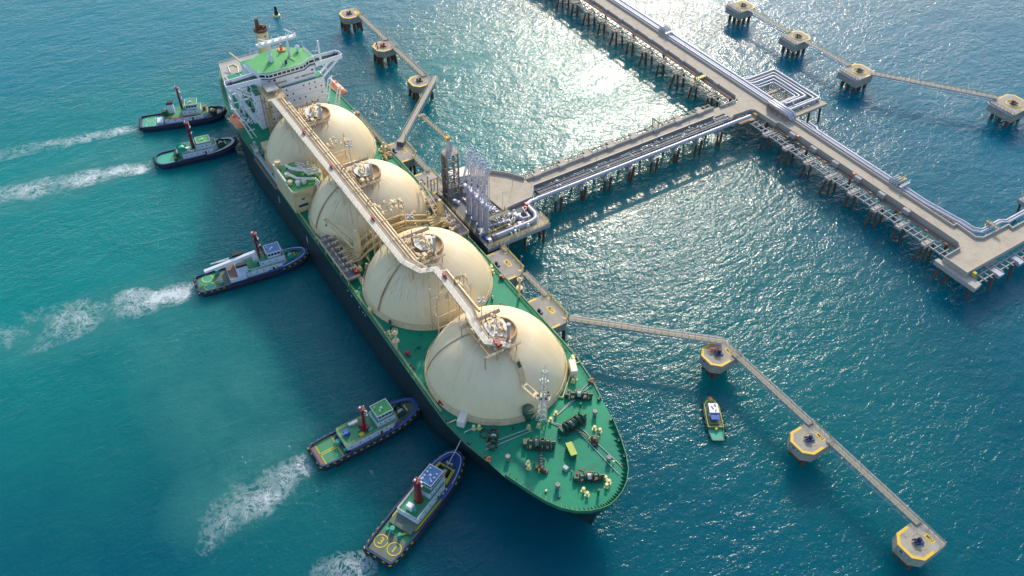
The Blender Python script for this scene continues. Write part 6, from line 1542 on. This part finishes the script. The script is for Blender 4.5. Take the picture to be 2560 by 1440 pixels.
# raised pipe crossing at the junction
g = MB()
for y, r in ((186.4,0.55),(187.7,0.6),(189.2,0.75)): g.tube([(-70.6,y+1.4,10.3),(-69.2,y,12.6),(-57.6,y,12.6),(-56.2,y+1.0,10.4)],r,10)
cr = g.build('pipe_crossing','lilac',mt)
g = MB()
for x in (-69.0,-66.0,-63.0,-60.0,-57.6):
    g.beam((x,185.6,ZR),(x,185.6,12.1),0.25).beam((x,190.2,ZR),(x,190.2,12.1),0.25).beam((x,185.6,11.9),(x,190.2,11.9),0.3)
g.rail([(-69.4,185.4,12.0),(-57.0,185.4,12.0)],1.0,1.5,0.1); g.build('crossing_frame','steel',cr)
g = MB()
for x0, yy in ((-148.0,0.0),(-3.6,0.0)):
    for j in range(4): g.tube([(x0+1.1*j,188.8,9.2),(x0+1.1*j,188.8,11.8),(x0+1.1*j,193.4,11.8),(x0+1.1*j,193.4,9.2)],0.32,8)
    g.slab([(x0+5.2,188.2,11.6),(x0+5.2,194.4,11.6)],1.0,0.1).rail([(x0+5.2,188.2,11.6),(x0+5.2,194.4,11.6)],1.0,1.5,0.12)
g.each('pipe_stile','truss',mt)
g = MB(); g.slab([(-1.0,190.6,11.4),(-1.0,195.6,11.4)],1.1,0.1); g.rail([(-1.5,190.6,11.4),(-1.5,195.6,11.4)],1.1,1.2,0.12); g.build('yellow_stile','ytug',mt)
g = MB(); g.slab([(36.6,204.0,12.0),(36.6,209.0,12.0)] if False else [(33.0,199.6,11.8),(39.0,199.2,11.8)],1.0,0.12).rail([(33.0,199.6,11.8),(39.0,199.2,11.8)],1.0,1.2,0.12); g.each('pipe_stile','olive',mt)
g = MB(); g.obox(34.2,200.4,9.5,1.5,1.5,1.8,0.4).obox(48.2,172.9,8.5,1.2,1.2,1.6,0.2); g.each('yellow_cabinet','ytug',mt)
g = MB()
for x in (14.8,24.2): g.beam((x,189.2,8.9),(x,193.8,8.9),0.25)
for k in range(5): g.beam((14.8+2.35*k,190.5,9.0),(14.8+2.35*k,193.6,9.0),0.2)
g.beam((14.8,193.6,9.0),(24.2,193.6,9.0),0.25); g.build('side_frame','truss',mt)
g = MB(); g.box(35.2,53.0,168.0,171.6,6.4,8.4) if False else g.prism([(35.4,167.9),(52.9,167.8),(52.5,171.9),(46.9,171.9),(46.9,169.9),(35.4,170.0)],6.6,8.45); g.build('end_beam','conclt',mt)
g = MB()
for x in (48.8,51.2): g.beam((x,172.0,7.9),(x,262,7.9),0.4,0.5)
for k in range(28): g.beam((47.8,175+3.1*k,8.3),(52.6,175+3.1*k,8.3),0.32,0.3)
g.build('pipe_rack','conclt',mt)
for k in range(7): MB().box(49.4,53.4,181.2+12*k,184.2+12*k,7.0,8.2).build('rack_cap','lilac',mt)
piles(mt, [(38,170,-0.6,-1.4),(41,170.5,-0.2,-0.6),(50,170.5,1,0.2)]+[(51,182.5+12*k,1.2,-0.4) for k in range(6)], 6.8, 0.5)
g = MB()
for x in (-236,-196,-160,-128,-96,-40,-12,18):
    g.cyl(x,188.5,9.5,17.0,0.1,0.08,6).beam((x,188.5,17),(x,187.4,17.1),0.2)
g.each('lamp_post','truss',mt)
for (x, y) in ((-15.0,181.0),(-46,181.0),(11.5,181.2)):
    MB().obox(x,y,ZR,1.2,0.9,1.0,0).build('fire_cabinet','orange',mt)
g = MB(); g.slab([(-103.6,174.4,10.6),(-103.6,180.0,10.6)],1.4,0.12).rail([(-103.0,174.4,10.6),(-103.0,180,10.6)],1.1,1.4,0.14).beam((-104,174.4,7.5),(-104.2,174.4,11),0.3).beam((-103,174.4,7.5),(-102.8,174.4,11),0.3); g.build('yellow_stair','ytug',mt)

# expansion loop platform
el = thing('expansion_loop', 'pipe expansion loop platform with five nested silver pipes', 'pipe platform', (-76,202,0))
g = MB(); g.box(-61.0,-58.0,193.6,212.6,8.2,9.4).box(-92.6,-90.6,193.6,212.4,8.2,9.4).box(-90.58,-61.02,210.6,212.4,8.2,9.3).box(-79.1,-77.7,193.6,210.58,8.2,9.3); g.each('platform_beam','conc',el)
g = MB()
for k in range(14): y = 194.2+1.2*k; g.beam((-90.5,y,8.9),(-79.2,y,8.9),0.28,0.4).beam((-77.6,y,8.9),(-61.1,y,8.9),0.28,0.4)
g.each('platform_joist','conc',el)
for j, (k, r) in enumerate(((0.0,0.66),(2.1,0.45),(4.3,0.72),(6.4,0.48),(8.3,0.40))):
    xs0 = -92.3+k; xs1 = (-61.6-0.55*k if j < 2 else -63.6-0.95*k+1.0) ; yt = 211.6-k
    kk = (0.0,1.9,6.0,8.2,9.3)[j]
    q = [(-92.0+k*1.0,192.4,10.4),(-90.6+k*0.95,194.8,10.4),(-90.6+k*0.95,yt-0.5,10.4),(-90.1+k*0.95,yt,10.4),(-62.6-kk*0.72,yt,10.4),(-62.0-kk*0.72,yt-0.7,10.4),(-62.0-kk*0.72,191.0,10.4)]
    MB().tube(q,r,12).build('loop_pipe','lilac',el)
piles(el, [(-60.0,196.0,0.6,0.4),(-59.8,204.0,0.8,0.3),(-59.8,211.0,1.0,0.6),(-70,211,0.4,0.8),(-80,211,0,0.8),(-91,211,-0.6,0.8),(-91,196)], 8.3, 0.5)
g = MB()
for q in ((-65.5,195.4),(-66.6,194.0)): g.cyl(q[0],q[1],9.6,11.6,0.3,None,8).torus((q[0],q[1],11.6),0.5,0.12,'z',12,5)
g.tube([(-66.5,196.4,10.6),(-65.0,196.8,11.8),(-63.6,196.6,10.6)],0.45,8); g.each('valve_cluster','lilac',el)
# end of the other platform at the right edge
op = thing('berth_corner', 'corner of another berth on a slanting pile, cut by the right photo edge', 'jetty platform', (33.5,228.5,0))
MB().prism([(29.6,226.8),(33.2,226.4),(37,240),(31,241)],7.0,8.6).build('platform_deck','concg',op)
piles(op, [(30.6,228.4,3.5,-4.6)], 7.1, 0.5)
g = MB(); g.rail([(29.8,227.0,8.6),(31.0,240.6,8.6)],2.2,1.4,0.16); g.build('handrail','olive',op)
